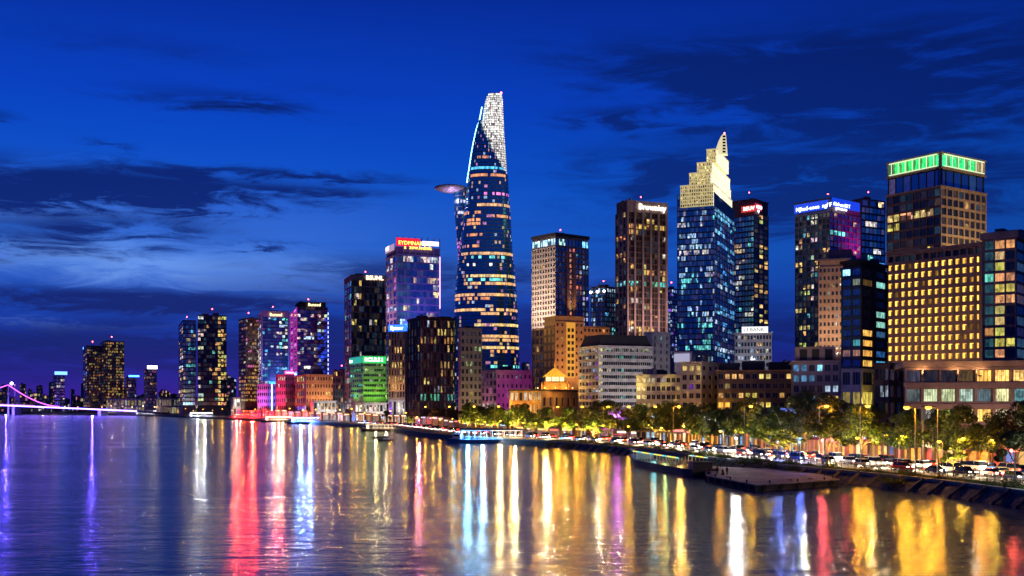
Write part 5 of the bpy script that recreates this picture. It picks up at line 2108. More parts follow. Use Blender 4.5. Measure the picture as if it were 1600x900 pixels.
def plant_tree(x, y, z, kind, sc_, far=False):
    tm, cm_ = (FARTREES if far else TREES)[kind]
    o = thing('street_tree', 'x', 'tree', (x, y, z), random.uniform(0, 6.28), 'trees along the riverside road')
    o.scale = (sc_ * random.uniform(.9, 1.1), sc_ * random.uniform(.9, 1.1), sc_)
    put('trunk', tm, o)
    put('crown', cm_, o)
    treelist.append((px_of((x, y)), o))
    return o


# far pavement row, close planted
for i, (x, y, a) in enumerate(walk(31.0, 150, 620, lambda yy: 9.0 if yy < 330 else 11.5)):
    if random.random() < .12:
        continue
    px = px_of((x, y))
    if px > 1720:
        continue
    plant_tree(x + random.uniform(-.8, .8), y + random.uniform(-1, 1), GZ + .13, random.choice([0, 1, 2, 3]), random.uniform(.92, 1.22) * (.86 if px > 1400 else 1))
for i, (x, y, a) in enumerate(walk(31.5, 620, 1500, lambda yy: yy * .021)):
    plant_tree(x, y, GZ + .13, random.choice([0, 1, 2]), random.uniform(.9, 1.25), True)
# river side: single smaller trees on the promenade
for px, kd, s_ in ((1588, 4, 1.0), (1293, 4, 1.12), (1235, 5, 1.05), (1212, 5, 1.1), (1198, 4, .95), (1092, 4, .92), (926, 4, .95), (832, 5, 1.0), (640, 5, 1.0), (603, 4, 1.2), (1490, 5, .75)):
    p = at_px(px, 10.2)
    if p:
        plant_tree(p[0], p[1], GZ + .1, kd, s_ * random.uniform(.95, 1.05))
# second, taller line in front of the buildings
for px, d_off, kd, s_ in ((1262, 46, 1, 1.12), (1330, 46, 3, 1.12), (1300, 40, 0, 1.15), (1360, 42, 0, 1.0), (1010, 40, 0, 1.15), (1035, 42, 3, 1.1), (1075, 42, 1, 1.0), (1600, 44, 3, 1.15), (1110, 42, 0, 1.1), (1190, 42, 3, 1.0), (680, 42, 0, 1.0), (740, 42, 3, .95), (780, 42, 1, .95), (890, 42, 0, 1.0)):
    p = at_px(px, d_off)
    if p:
        plant_tree(p[0], p[1], GZ, kd, s_)


def treephrase(o):
    return 'leafy street tree' if o.scale[2] > .86 else 'small leafy street tree'


label_row(treelist, treephrase)
# ---------------------------------------------------------------- uplights added to turn the street trees golden
ub = MB()
ub.tube((0, 0, 0), (0, 0, .22), .16, .20, 10)
UPBODY = ub.mesh('housing', M_lampbody)
ub = MB()
ub.tube((0, 0, .221), (0, 0, .24), .16, .16, 10)
UPLENS = ub.mesh('lens', emitter('added_uplight_lens', (1, .7, .15), 10, False))
ups = []
for px_, o in sorted(treelist, key=lambda q: q[0]):
    y_ = o.location.y
    if y_ > 700 or px_ > 1640:
        continue
    lf = px_ < 960
    if random.random() > (.9 if lf else .7 if px_ < 1100 else .5):
        continue
    toward = Vector((-o.location.x, -o.location.y, 0)).normalized()
    side = Vector((-toward.y, toward.x, 0)) * random.uniform(-1.6, 1.6)
    q = o.location + toward * (3.6 * o.scale[2]) + side
    u_ = thing('added_tree_uplight', 'x', 'uplight', (q.x, q.y, o.location.z + .02), 0, 'added golden uplights under the street trees')
    put('housing', UPBODY, u_)
    put('lens', UPLENS, u_)
    aim = (o.location - u_.location) * .55 + Vector((0, 0, 8.0 * o.scale[2]))
    light('added_uplight_lamp', 'SPOT', (0, 0, .35), random.choice((14000, 30000, 55000)) * (1.4 if lf else .9 if px_ < 1100 else .5), (1, .70, .12), u_, .15, aim, R(100), .5)
    ups.append((px_, u_))
label_row(ups, 'added golden tree uplight')

# ---------------------------------------------------------------- shrubs on the embankment
def shrub_mesh(seed, n, r, ls):
    rnd = random.Random(seed)
    lb = MB()
    for k in range(n):
        v = Vector((rnd.gauss(0, 1), rnd.gauss(0, 1), abs(rnd.gauss(0, .8)))) * .5
        p = Vector((v.x * r * 1.3, v.y * r, v.z * r))
        nn = Vector((rnd.uniform(-1, 1), rnd.uniform(-1, 1), rnd.uniform(0, 1))).normalized()
        a = nn.orthogonal().normalized()
        bb_ = nn.cross(a)
        s_ = ls * rnd.uniform(.6, 1.3)
        lb.poly([p - a * s_, p - bb_ * s_ * .5, p + a * s_, p + bb_ * s_ * .5])
    return lb.mesh('shrub', ml_)


SH = [shrub_mesh(31, 420, 1.2, .20), shrub_mesh(32, 300, .9, .18), shrub_mesh(33, 520, 1.6, .22)]
shl = []
for i, (x, y, a) in enumerate(walk(5.6, 160, 420, 4.2)):
    if random.random() < .25:
        continue
    o = put('shrub', random.choice(SH), None, (x + random.uniform(-1.2, 1.2), y, GZ + .05), random.uniform(0, 6))
    s_ = random.uniform(.5, 1.0)
    o.scale = (s_, s_, s_ * .8)
    tag(o, 'x', 'shrub', 'shrubs on the embankment lawn')
    shl.append((px_of((x, y)), o))
for px, off, s_ in ((1395, .9, .9), (1384, 1.8, .6), (1408, 1.4, .7), (1240, 2.0, .8), (1165, 2.4, 1.0), (1185, 2.8, .8), (1205, 2.2, .9), (945, .8, .8), (890, .8, .9), (860, 1.0, .8)):
    p = at_px(px, off)
    o = put('shrub', SH[2], None, (p[0], p[1], .4 + off * .55), random.uniform(0, 6))
    o.scale = (s_, s_, s_ * .8)
    tag(o, 'x', 'shrub', 'shrubs on the embankment slope')
    shl.append((px, o))
label_row(shl, lambda o: 'low green shrub on the river slope' if 'slope' in o['group'] else 'low green shrub on the lawn')
gmb = MB()
rnd = random.Random(5)
ln0, ln1 = offset_line(4.4), offset_line(7.9)
for i in range(len(ln0) - 1):
    if not (140 < ln0[i][1] < 420):
        continue
    A, B_, C_, D_ = Vector(ln0[i]), Vector(ln0[i + 1]), Vector(ln1[i]), Vector(ln1[i + 1])
    area = (B_ - A).length * 3.5
    for k in range(int(area * 34)):
        s1, s2 = rnd.random(), rnd.random()
        p = A.lerp(B_, s1).lerp(C_.lerp(D_, s1), s2)
        h_ = rnd.uniform(.10, .28)
        an = rnd.uniform(0, PI)
        q = Vector((math.cos(an), math.sin(an))) * .035
        gmb.poly([(p.x - q.x, p.y - q.y, GZ + .04), (p.x + q.x, p.y + q.y, GZ + .04), (p.x + rnd.uniform(-.1, .1), p.y + rnd.uniform(-.1, .1), GZ + h_)])
tag(gmb.build('grass', ml_), 'short grass growing on the embankment lawn', 'grass', kind='stuff')

# ================================================================ street lamps
M_pole = mat('lamp_pole', (.22, .20, .18), .5, metal=.3, var=.1)
E_sod = glowobj('lamp_glass', 1.0)


def lamp_meshes(hgt, arm, head, r0):
    mp = MB()
    mp.tube((0, 0, 0), (0, 0, hgt), r0, r0 * .55, 8)
    mp.tube((0, 0, 0), (0, 0, .5), r0 * 1.7, r0 * 1.6, 8)
    mp.tube((0, 0, hgt - .1), (arm, 0, hgt + .25), r0 * .45, r0 * .35, 6)
    mh = MB()
    mh.obox((arm - head * .5, -head * .45, hgt + .22), (head * 1.6, 0, .05), (0, head * .9, 0), (0, 0, .18))
    mg = MB()
    mg.ball((arm + head * .3, 0, hgt + .10), head * .42, 8, 5, sq=.6)
    return mp.mesh('pole', M_pole), mh.mesh('lamp_head', M_lampbody), mg.mesh('lamp_glass', E_sod), (arm + head * .3, 0, hgt - .15)


TALL = lamp_meshes(12.9, 1.6, 1.4, .13)
SHORT = lamp_meshes(6.2, .5, .9, .08)
SOD = (1, .42, .025)
lamps = []


def street_lamp(px, off, spec, energy, color, glow, rz_add=0.0, zs=1.0):
    p = at_px(px, off)
    if not p:
        return
    rz = p[2] + PI / 2 + rz_add
    o = thing('street_lamp', 'x', 'street lamp', (p[0], p[1], GZ + .1), rz, 'tall street lamps' if spec is TALL else 'short promenade lamps')
    o.scale = (1, 1, zs)
    put('pole', spec[0], o)
    hd = put('lamp_head', spec[1], o)
    put('lamp_glass', spec[2], hd, color=tuple(c * glow for c in color) + (1,))
    l = light('lamp_light', 'POINT', spec[3], energy, color, o, .35)
    lamps.append((px, o))


for px in (1430, 1465):
    street_lamp(px, 12.2, TALL, 11000, SOD, 9, zs=.97)
for px in (1280, 1344):
    street_lamp(px, 26.5, TALL, 9500, SOD, 9, PI, zs=1.0)
for px in (1163, 1052, 1016, 975, 943, 903, 865):
    street_lamp(px, 26.5, TALL, 13000 if px in (865, 1052) else 4000, SOD, 9, PI, zs=1.0)
for px in (773, 735, 697, 660):
    street_lamp(px, 26.5, TALL, 11000 if px in (773, 660) else 3500, SOD, 11, PI, zs=1.02)
for px in (630, 606, 586, 566, 546, 528, 508, 490, 470, 450, 432, 415, 396, 378, 360, 345, 330, 315, 300, 288):
    street_lamp(px, 26 + random.uniform(-6, 6), TALL, 9000, random.choice([SOD, SOD, (1, .62, .2)]), 20, PI, zs=random.uniform(.6, .9))
for px in (1344.5, 1473, 1130, 1037, 985, 945.5, 903.5, 840, 820, 800, 760, 720, 690, 560, 520):
    street_lamp(px, 10.6, SHORT, 1500, SOD, 8, 0)
for px in (1545, 1500, 1405, 1380, 1250, 1200, 1090, 1065, 1010, 960, 925, 880, 850, 780, 745, 705, 675, 650):
    street_lamp(px, 27.9, SHORT, 3600, (1, .52, .05), 8, PI, zs=1.0)
for px in (240, 222, 205, 190, 172, 158, 140, 120, 100, 84, 66):
    street_lamp(px, 30 + random.uniform(-15, 15), TALL, 14000, (1, .55, .3), 30, PI, zs=random.uniform(.7, 1.3))
label_row(lamps, lambda o: 'tall amber street lamp' if 'tall' in o['group'] else 'short amber lamp post')

# ================================================================ shops along the pavement
M_shopwall = paint('shop_wall', .7)
E_shop = glazing('shop_glass', (.06, .07, .09), .2, .2, obj=True, calm=True)
E_sign = glowobj('shop_sign_glow', 1.0, False)
M_awn = paint('awning_cloth', .8)


def shop(x, y, a, wdt, hgt, dep, wallc, litc, signc, bays=3, awn=None, sgain=1.0, arch=False):
    """local x along the street, local y away from the street"""
    o = thing('street_shop', 'x', 'shop', (x, y, GZ + .14), a, 'lit shops along the riverside pavement')
    mb = MB()
    mb.box(-wdt / 2, wdt / 2, .8, dep, 0, hgt)
    mb.box(-wdt / 2, wdt / 2, .0, .8, hgt - .9, hgt + .15)
    mb.box(-wdt / 2 - .15, wdt / 2 + .15, -.25, dep + .2, hgt + .15, hgt + .4)
    put('wall', mb.mesh('wall', M_shopwall), o, color=wallc)
    bw_ = wdt / bays
    for k in range(bays + 1):
        mb = MB()
        xx = -wdt / 2 + k * bw_
        mb.box(max(-wdt / 2, xx - .22), min(wdt / 2, xx + .22), 0.02, .78, 0, hgt - .9)
        put('pillar', mb.mesh('pillar', M_shopwall), o, color=wallc)
    for k in range(bays):
        mb = MB()
        x0, x1 = -wdt / 2 + k * bw_ + .2, -wdt / 2 + (k + 1) * bw_ - .2
        zt_ = hgt - .95
        if arch:
            pts = [(x1, .7, .2), (x0, .7, .2)][::-1]
            top_ = [( (x0 + x1) / 2 + (x1 - x0) / 2 * math.cos(PI * q / 8), .7, zt_ - (x1 - x0) / 2 + (x1 - x0) / 2 * math.sin(PI * q / 8)) for q in range(9)]
            mb.poly([(x0, .7, .2), (x1, .7, .2)] + top_)
        else:
            mb.quad((x0, .7, .2), (x1, .7, .2), (x1, .7, zt_), (x0, .7, zt_))
        c = random.choice(litc)
        kk = random.uniform(.6, 1.4) * (.85 if y < 420 else .45)
        put('shop_window', mb.mesh('shop_window', E_shop), o, color=tuple(q * kk for q in c) + (1,))
    if signc:
        mb = MB()
        mb.box(-wdt * .4, wdt * .4, -.32, -.02, hgt - .75, hgt - .1)
        put('sign', mb.mesh('sign', E_sign), o, color=tuple(q * sgain for q in signc) + (1,))
    if awn:
        mb = MB()
        mb.obox((-wdt / 2, -.05, hgt - 1.0), (wdt, 0, 0), (0, -1.7, -.6), (0, 0, .08))
        put('awning', mb.mesh('awning', M_awn), o, color=awn)
    return o


shops = []
prev = None
for (x, y, a) in walk(38.0, 175, 1500, lambda yy: 11.0 if yy < 420 else yy * .026):
    px = px_of((x, y))
    if px > 1700:
        continue
    sc_ = 1.0 if y < 420 else y / 420.0 * .8
    wd = 10.2 * sc_
    if px > 1360:
        lit_ = [(1.7, .72, .09), (1.5, .58, .06), (1.4, .85, .25), (1.5, .55, .07), (1.6, .7, .1), (1.3, .5, .05), (.2, .3, .8), (.9, .12, .06)]
        arch = True
        sg = random.choice([None, (1, .5, .1), (1, .8, .4)])
    elif px > 900:
        lit_ = [(1.6, .7, .1), (1.4, .55, .07), (1.4, 1.0, .5), (1.5, .6, .1), (.3, .6, 1.1), (1.2, .3, .12)]
        arch = random.random() < .3
        sg = random.choice([(1, .5, .1), (1, .2, .2), (.5, .6, 1), (1, .9, .7), None])
    elif px > 640:
        lit_ = [(1.6, .8, .3), (1.5, .5, .5), (1.3, 1.0, .7), (1.2, .4, .1), (.5, .5, 1.3)]
        arch = False
        sg = random.choice([(1, .8, .6), (1, .15, .1), (1, .6, .2), (.6, .7, 1)])
    elif px > 500:
        lit_ = [(1.8, 1.1, .6), (1.7, 1.3, 1.0), (1.6, .7, .2), (1.5, 1.3, 1.4)]
        arch = False
        sg = random.choice([(1.4, 1.0, .6), (1.5, .9, .4)])
    elif px > 345 and px < 425:
        lit_ = [(1.6, .06, .04), (1.6, .2, .06), (1.5, .05, .05)]
        arch = False
        sg = (2.5, .05, .04)
    else:
        lit_ = [(1.8, .9, .5), (1.6, 1.1, 1.0), (1.7, .7, .2), (1.4, .6, .9)]
        arch = False
        sg = random.choice([(1.6, 1.1, .8), (1.8, .6, .3), (1.2, .6, 1.2)])
    wl = random.choice([(.34, .2, .1, 1), (.4, .3, .22, 1), (.24, .17, .14, 1), (.42, .34, .30, 1)])
    o = shop(x, y, a + PI, wd, random.uniform(4.2, 5.6) * (1 if y < 420 else sc_ * .75), 5.0, wl, lit_, sg, random.choice([3, 4, 3]),
             random.choice([None, None, (.5, .05, .04, 1), (.3, .3, .32, 1)]), 1.8 if y < 600 else 1.4, arch)
    shops.append((px, o))
label_row(shops, 'small lit street shop')
light_spots = [(1285, 36, (1, .1, .1), 2500), (1320, 36, (1, .05, .1), 2500), (1530, 36, (1, .4, .05), 2500), (1580, 36, (1, .1, .06), 1800),
               (395, 10, (1, .02, .02), 120000), (370, 8, (1, .03, .02), 120000), (436, 8, (1, .03, .10), 90000), (655, 30, (1, .12, .35), 14000)]

# --- neon boards among the trees: violet shop board, blue board, white two-line board on yellow posts
def board(name, label, px, off, z, wdt, hgt, panel, pgain, text, tcol, tgain, tsize, posts=True, postm=None, lum=None, dz=0.0):
    p = at_px(px, off)
    o = thing(name, label, 'sign', (p[0], p[1], GZ + .13), 0)
    rz = -.12
    o.rotation_euler = (0, 0, rz)
    if posts:
        for sx in (-wdt * .4, wdt * .4):
            mb = MB()
            mb.tube((sx, .3, 0), (sx, .3, z + .5), .2, .2, 8)
            mb.build('post', postm or M_steel, o)
    mb = MB()
    mb.box(-wdt / 2, wdt / 2, 0, .4, z, z + hgt)
    pnl = mb.build('panel', emitter(name + '_glow', panel, pgain), o)
    letters(text, tsize, emitter(name + '_letters', tcol, tgain), pnl, (0, -.1, z + hgt - tsize * .85 - dz), (R(90), 0, 0), .05, .95, True)
    if lum:
        light('board_lamp', 'POINT', (0, -5.0, z + hgt / 2), lum[1], lum[0], o, 1.0)
    return o


M_ypost = mat('yellow_post', (.55, .38, .06), .5, var=.1)
board('violet_sign_board', 'glowing violet shop board among the trees below the striped office block', 965, 43, 7.6, 10.5, 4.6, (.45, .12, .9), .35, 'Ducnosef', (1, .45, 1), 5, 2.3,
      lum=((.8, .12, 1), 7000), dz=1.5)
board('blue_sign_board', 'glowing blue board above the trees below the gold windowed block', 1229, 44, 8.9, 6.0, 3.6, (.05, .05, .7), .3, 'mujha\n  su', (.6, .65, 1), 2.5, 1.8,
      lum=((.1, .18, 1), 7000))
board('white_letter_board', 'white two line letter board on yellow posts over the pavement', 1119, 34, 5.6, 8.0, 4.2, (.05, .12, .03), .15, 'BRDOUOUTF\nIUI HIUIIHB', (1, .95, .85), 2.2, 1.35,
      postm=M_ypost, lum=((1, .92, .8), 2500))
board('grey_street_sign', 'small grey sign panel on a pole between the two brightest lamps', 1450, 31.0, 9.6, 2.6, 2.6, (.4, .38, .36), .12, 'FS\n F', (.85, .85, .8), .5, 1.2)
for px, off, c, e in light_spots:
    p = at_px(px, off)
    o = thing('coloured_spotlight', 'x', 'spotlight', (p[0], p[1], GZ + .1), 0, 'coloured party spotlights on the waterfront')
    mb = MB()
    mb.tube((0, 0, 0), (0, 0, 3.6), .08, .06, 6)
    mb.build('pole', M_pole, o)
    mb = MB()
    mb.ball((0, 0, 3.9), .32)
    mb.build('lamp_globe', emitter('party_%d_%d_%d' % (c[0] * 99, c[1] * 99, c[2] * 99), c, 25, False), o)
    light('spot_light', 'POINT', (0, -.6, 4.1), e, c, o, .5)
    o['label'] = {1285: 'red globe lamp before the shops under the blue windowed block', 1320: 'deep red globe lamp before the shops under the blue and black tower', 1530: 'orange globe lamp before the shops under the terrace building',
                  1580: 'red globe lamp before the shops at the right edge', 395: 'red globe lamp on the bank right of the white pavilion', 370: 'red globe lamp on the bank before the white pavilion',
                  436: 'red globe lamp on the bank before the magenta lit block', 655: 'pink globe lamp at the road below the dark brown block'}[px]

# ================================================================ cars
M_carpaint = paint('car_paint', .25)
M_carglass = mat('car_glass', (.01, .012, .016), .08, var=0)
M_tyre = mat('tyre_rubber', (.02, .02, .02), .8, var=0)
M_rim = mat('wheel_rim', (.4, .4, .42), .3, metal=.8, var=0)
E_head = emitter('headlight_glow', (1, .90, .70), 16, False)
E_tail = emitter('taillight_glow', (1, .04, .02), 22, False)


def car_parts(kind):
    L_, Wd = (4.5, 1.8) if kind == 'sedan' else (4.7, 1.9) if kind == 'suv' else (5.2, 2.0)
    if kind == 'sedan':
        low = [(-2.2, .32), (-2.25, .75), (-1.5, .92), (1.1, .92), (2.1, .78), (2.25, .55), (2.2, .32)]
        cab = [(-1.75, .92), (-1.05, 1.42), (.25, 1.45), (1.05, .92)]
    elif kind == 'suv':
        low = [(-2.3, .38), (-2.35, .95), (-2.2, 1.05), (1.0, 1.05), (2.1, .98), (2.35, .7), (2.3, .38)]
        cab = [(-2.2, 1.05), (-1.95, 1.68), (.35, 1.72), (1.1, 1.05)]
    else:
        low = [(-2.5, .38), (-2.55, 1.1), (-2.5, 1.2), (1.7, 1.2), (2.45, 1.0), (2.55, .7), (2.5, .38)]
        cab = [(-2.5, 1.2), (-2.4, 2.0), (1.0, 2.05), (1.75, 1.2)]

    def ext(prof, hw0, hw1, zlo, zhi, skip=None):
        mb = MB()

        def hw(z):
            f = (z - zlo) / max(.01, zhi - zlo)
            return hw0 + (hw1 - hw0) * f
        lft = [(x, -hw(z), z) for x, z in prof]
        rgt = [(x, hw(z), z) for x, z in prof]
        mb.poly(lft)
        mb.poly(list(reversed(rgt)))
        for i in range(len(prof)):
            j = (i + 1) % len(prof)
            mb.quad(lft[j], lft[i], rgt[i], rgt[j])
        return mb
    bl = ext(low, Wd / 2, Wd / 2 * .93, .3, 1.2)
    body = bl.mesh('body', M_carpaint)
    cabin = ext(cab, Wd / 2 * .90, Wd / 2 * .74, cab[0][1], cab[1][1]).mesh('cabin_glass', M_carglass)
    rf = MB()
    x0, x1 = cab[1][0], cab[2][0]
    z_ = max(cab[1][1], cab[2][1])
    rf.box(x0 - .05, x1 + .05, -Wd / 2 * .74, Wd / 2 * .74, z_ - .02, z_ + .05)
    for sx in (-1, 1):
        rf.obox((cab[0][0] * .45 + cab[3][0] * .1, sx * Wd / 2 * .84 - .03, cab[0][1]), (.1, 0, 0), (0, .06, 0), (0, -sx * .10, z_ - cab[0][1]))
    roof = rf.mesh('roof', M_carpaint)
    wl = MB()
    wl.tube((0, -.11, 0), (0, .11, 0), .33, .33, 14)
    wheel = wl.mesh('wheel', M_tyre)
    rm = MB()
    rm.tube((0, -.12, 0), (0, .12, 0), .19, .19, 10)
    rim = rm.mesh('rim', M_rim)
    fz = .68 if kind == 'sedan' else .82
    hd = MB()
    hd.box(-.06, .05, -.24, .24, -.09, .09)
    head = hd.mesh('headlight', E_head)
    tail = hd.mesh('taillight', E_tail)
    return dict(kind=kind, body=body, cabin=cabin, roof=roof, wheel=wheel, rim=rim, head=head, tail=tail, fx=low[-2][0], rx=low[1][0], w=Wd, fz=fz)


CARS = [car_parts('sedan'), car_parts('suv'), car_parts('van')]
CCOL = [((.55, .55, .55, 1), 'silver'), ((.02, .02, .025, 1), 'black'), ((.7, .7, .7, 1), 'white'), ((.35, .03, .02, 1), 'red'), ((.03, .06, .22, 1), 'blue'), ((.12, .12, .13, 1), 'grey'), ((.25, .2, .1, 1), 'tan')]
cars = []


def car(x, y, ang, lightson=True, beam=False, detail=True, col=None, kd=None, group='cars on the riverside road'):
    c = random.choice(CARS) if kd is None else CARS[kd]
    cc = col if col is not None else random.choice(CCOL)
    o = thing('car', 'x', 'car', (x, y, GZ + .012), ang, group)
    o['tone'] = cc[1]
    o['shape'] = {'sedan': 'sedan', 'suv': 'tall hatchback', 'van': 'van'}[c['kind']]
    put('body', c['body'], o, color=cc[0])
    put('cabin_glass', c['cabin'], o)
    put('roof', c['roof'], o, color=cc[0])
    if detail:
        for wx in (-1.38, 1.38):
            for wy in (-c['w'] / 2 + .10, c['w'] / 2 - .10):
                wh = put('wheel', c['wheel'], o, (wx, wy, .33))
                put('rim', c['rim'], wh)
    if lightson:
        for sy in (-1, 1):
            put('headlight', c['head'], o, (c['fx'] - .03, sy * c['w'] * .34, c['fz']))
            put('taillight', c['tail'], o, (c['rx'] + .02, sy * c['w'] * .36, c['fz'] + .06))
    if beam:
        light('headlight_beam', 'SPOT', (c['fx'] + .25, 0, c['fz']), 9000, (1, .78, .48), o, .12, (c['fx'] + 12, 0, -1.2 + c['fz']), R(75), .7)
    cars.append((px_of((x, y)), o))
    return o


# near lanes come toward the camera, far lanes drive away
for off, toward in ((15.0, True), (18.9, True), (23.2, False), (27.0, False)):
    for (x, y, a) in walk(off, 150, 900, lambda yy: random.uniform(8.5, 15) if yy < 330 else random.uniform(11, 22)):
        px = px_of((x, y))
        if px > 1640 or px < 540:
            continue
        car(x, y, a + (PI if toward else 0), True, y < 300 or (toward and y < 480), y < 500)
# parked dark blue cars before the shops on the right
for px in (1500, 1540, 1585):
    p = at_px(px, 28.6)
    if p:
        car(p[0], p[1], p[2], False, False, True, CCOL[4], 1, 'blue cars parked at the far kerb')
del_keys = []


def carphrase(o):
    return '%s %s%s' % (o['tone'], o['shape'], ' parked' if 'parked' in o['group'] else ' driving')


label_row(cars, carphrase)
for px, o in cars:
    del o['tone']
    del o['shape']

# ================================================================ railing along the promenade
rp = walk(8.3, 150, 330, 2.4)
rail = thing('promenade_railing', 'thin dark railing along the promenade above the embankment', 'railing', (rp[0][0], rp[0][1], GZ + .1))
mb = MB()
mb.tube((0, 0, 0), (0, 0, 1.35), .06, .05, 6)
mb.ball((0, 0, 1.4), .09, 6, 4)
pme = mb.mesh('post', M_lampbody)
o0 = Vector((rp[0][0], rp[0][1], 0))
tr = MB()
for i, (x, y, a) in enumerate(rp):
    put('post', pme, rail, Vector((x, y, 0)) - o0)
    if i:
        q0 = Vector((rp[i - 1][0], rp[i - 1][1], 0)) - o0
        q1 = Vector((x, y, 0)) - o0
        for zz in (.45, .85, 1.25):
            tr.tube(q0 + Vector((0, 0, zz)), q1 + Vector((0, 0, zz)), .03, .03, 4, cap=False)
tr.build('rails', M_lampbody, rail)

# ================================================================ pier platform
def px_z(px, py, z):
    d = (CZ - z) * F / (py - HY)
    return Vector(((px - 800) / F * d, d, z))


PZ = 1.25
M_bdeck0 = mat('rope_hemp', (.3, .24, .15), .9, var=.2)
corners = [px_z(1104, 743, PZ), px_z(1180, 757.5, PZ), px_z(1312, 749, PZ), px_z(1262, 734, PZ), px_z(1098, 728, PZ)]
pier = thing('floating_pier', 'wide flat concrete pier platform moored below the embankment', 'pier', (corners[0].x, corners[0].y, 0))
M_pierc = mat('pier_concrete', (.36, .29, .27), .75, var=.3, scale=.4, bump=.2)
M_pierd = mat('pier_hull', (.035, .032, .035), .7, var=.3)
lc = [(c.x - corners[0].x, c.y - corners[0].y) for c in corners]
ar = sum(lc[i][0] * lc[(i + 1) % 5][1] - lc[(i + 1) % 5][0] * lc[i][1] for i in range(5))
lc = lc if ar > 0 else list(reversed(lc))
mb = MB()
mb.prism(lc, PZ - .18, PZ)
mb.build('deck', M_pierc, pier)
cxm = sum(p[0] for p in lc) / 5
cym = sum(p[1] for p in lc) / 5
mb = MB()
mb.prism([(cxm + (p[0] - cxm) * .985, cym + (p[1] - cym) * .985) for p in lc], -.8, PZ - .18)
mb.build('hull', M_pierd, pier)
for i in range(5):
    a, c = Vector(lc[i]), Vector(lc[(i + 1) % 5])
    n_ = int((c - a).length / 7)
    for k in range(n_):
        q = a.lerp(c, (k + .5) / n_)
        q = Vector((cxm, cym)).lerp(q, .97)
        mb = MB()
        mb.tube((q.x, q.y, PZ), (q.x, q.y, PZ + .45), .14, .14, 8)
        mb.tube((q.x, q.y, PZ + .45), (q.x, q.y, PZ + .55), .22, .22, 8)
        mb.build('bollard', M_lampbody, pier)

ty = MB()
for i in range(12):
    for j in range(6):
        def tp(a_, b_):
            r_ = .42 + .15 * math.cos(b_)
            return (r_ * math.cos(a_), .15 * math.sin(b_), r_ * math.sin(a_))
        a0, a1, b0, b1 = 2 * PI * i / 12, 2 * PI * (i + 1) / 12, 2 * PI * j / 6, 2 * PI * (j + 1) / 6
        ty.quad(tp(a0, b0), tp(a1, b0), tp(a1, b1), tp(a0, b1))
tyme = ty.mesh('tyre_fender', mat('fender_rubber', (.02, .02, .02), .8, var=0))
for i in range(5):
    a, c = Vector(lc[i]), Vector(lc[(i + 1) % 5])
    n_ = int((c - a).length / 4.5)
    for k in range(n_):
        q = a.lerp(c, (k + .5) / n_)
        put('tyre_fender', tyme, pier, (q.x, q.y, .62), math.atan2(c.y - a.y, c.x - a.x))
for i, f in ((0, .3), (1, .5), (1, .8)):
    a, c = Vector(lc[i]), Vector(lc[(i + 1) % 5])
    q = a.lerp(c, f)
    q2 = Vector((cxm, cym)).lerp(q, .8)
    mb = MB()
    mb.tube((q2.x, q2.y, PZ), (q2.x, q2.y, PZ + .12), .5, .46, 12)
    mb.tube((q2.x, q2.y, PZ + .12), (q2.x, q2.y, PZ + .22), .40, .36, 12)
    mb.build('rope_coil', M_bdeck0, pier)
# concrete buttress ribs on the river wall
emb = bpy.data.objects['embankment']
bm_ = MB()
bm_.obox((-.25, -1.3, -1.2), (.5, 0, 0), (0, 4.6, 3.25), (0, -.25, .35))
bme = bm_.mesh('buttress', M_stone)
for (x, y, a) in walk(0.0, 150, 420, 6.5):
    put('buttress', bme, emb, (x, y, 0), a + PI)

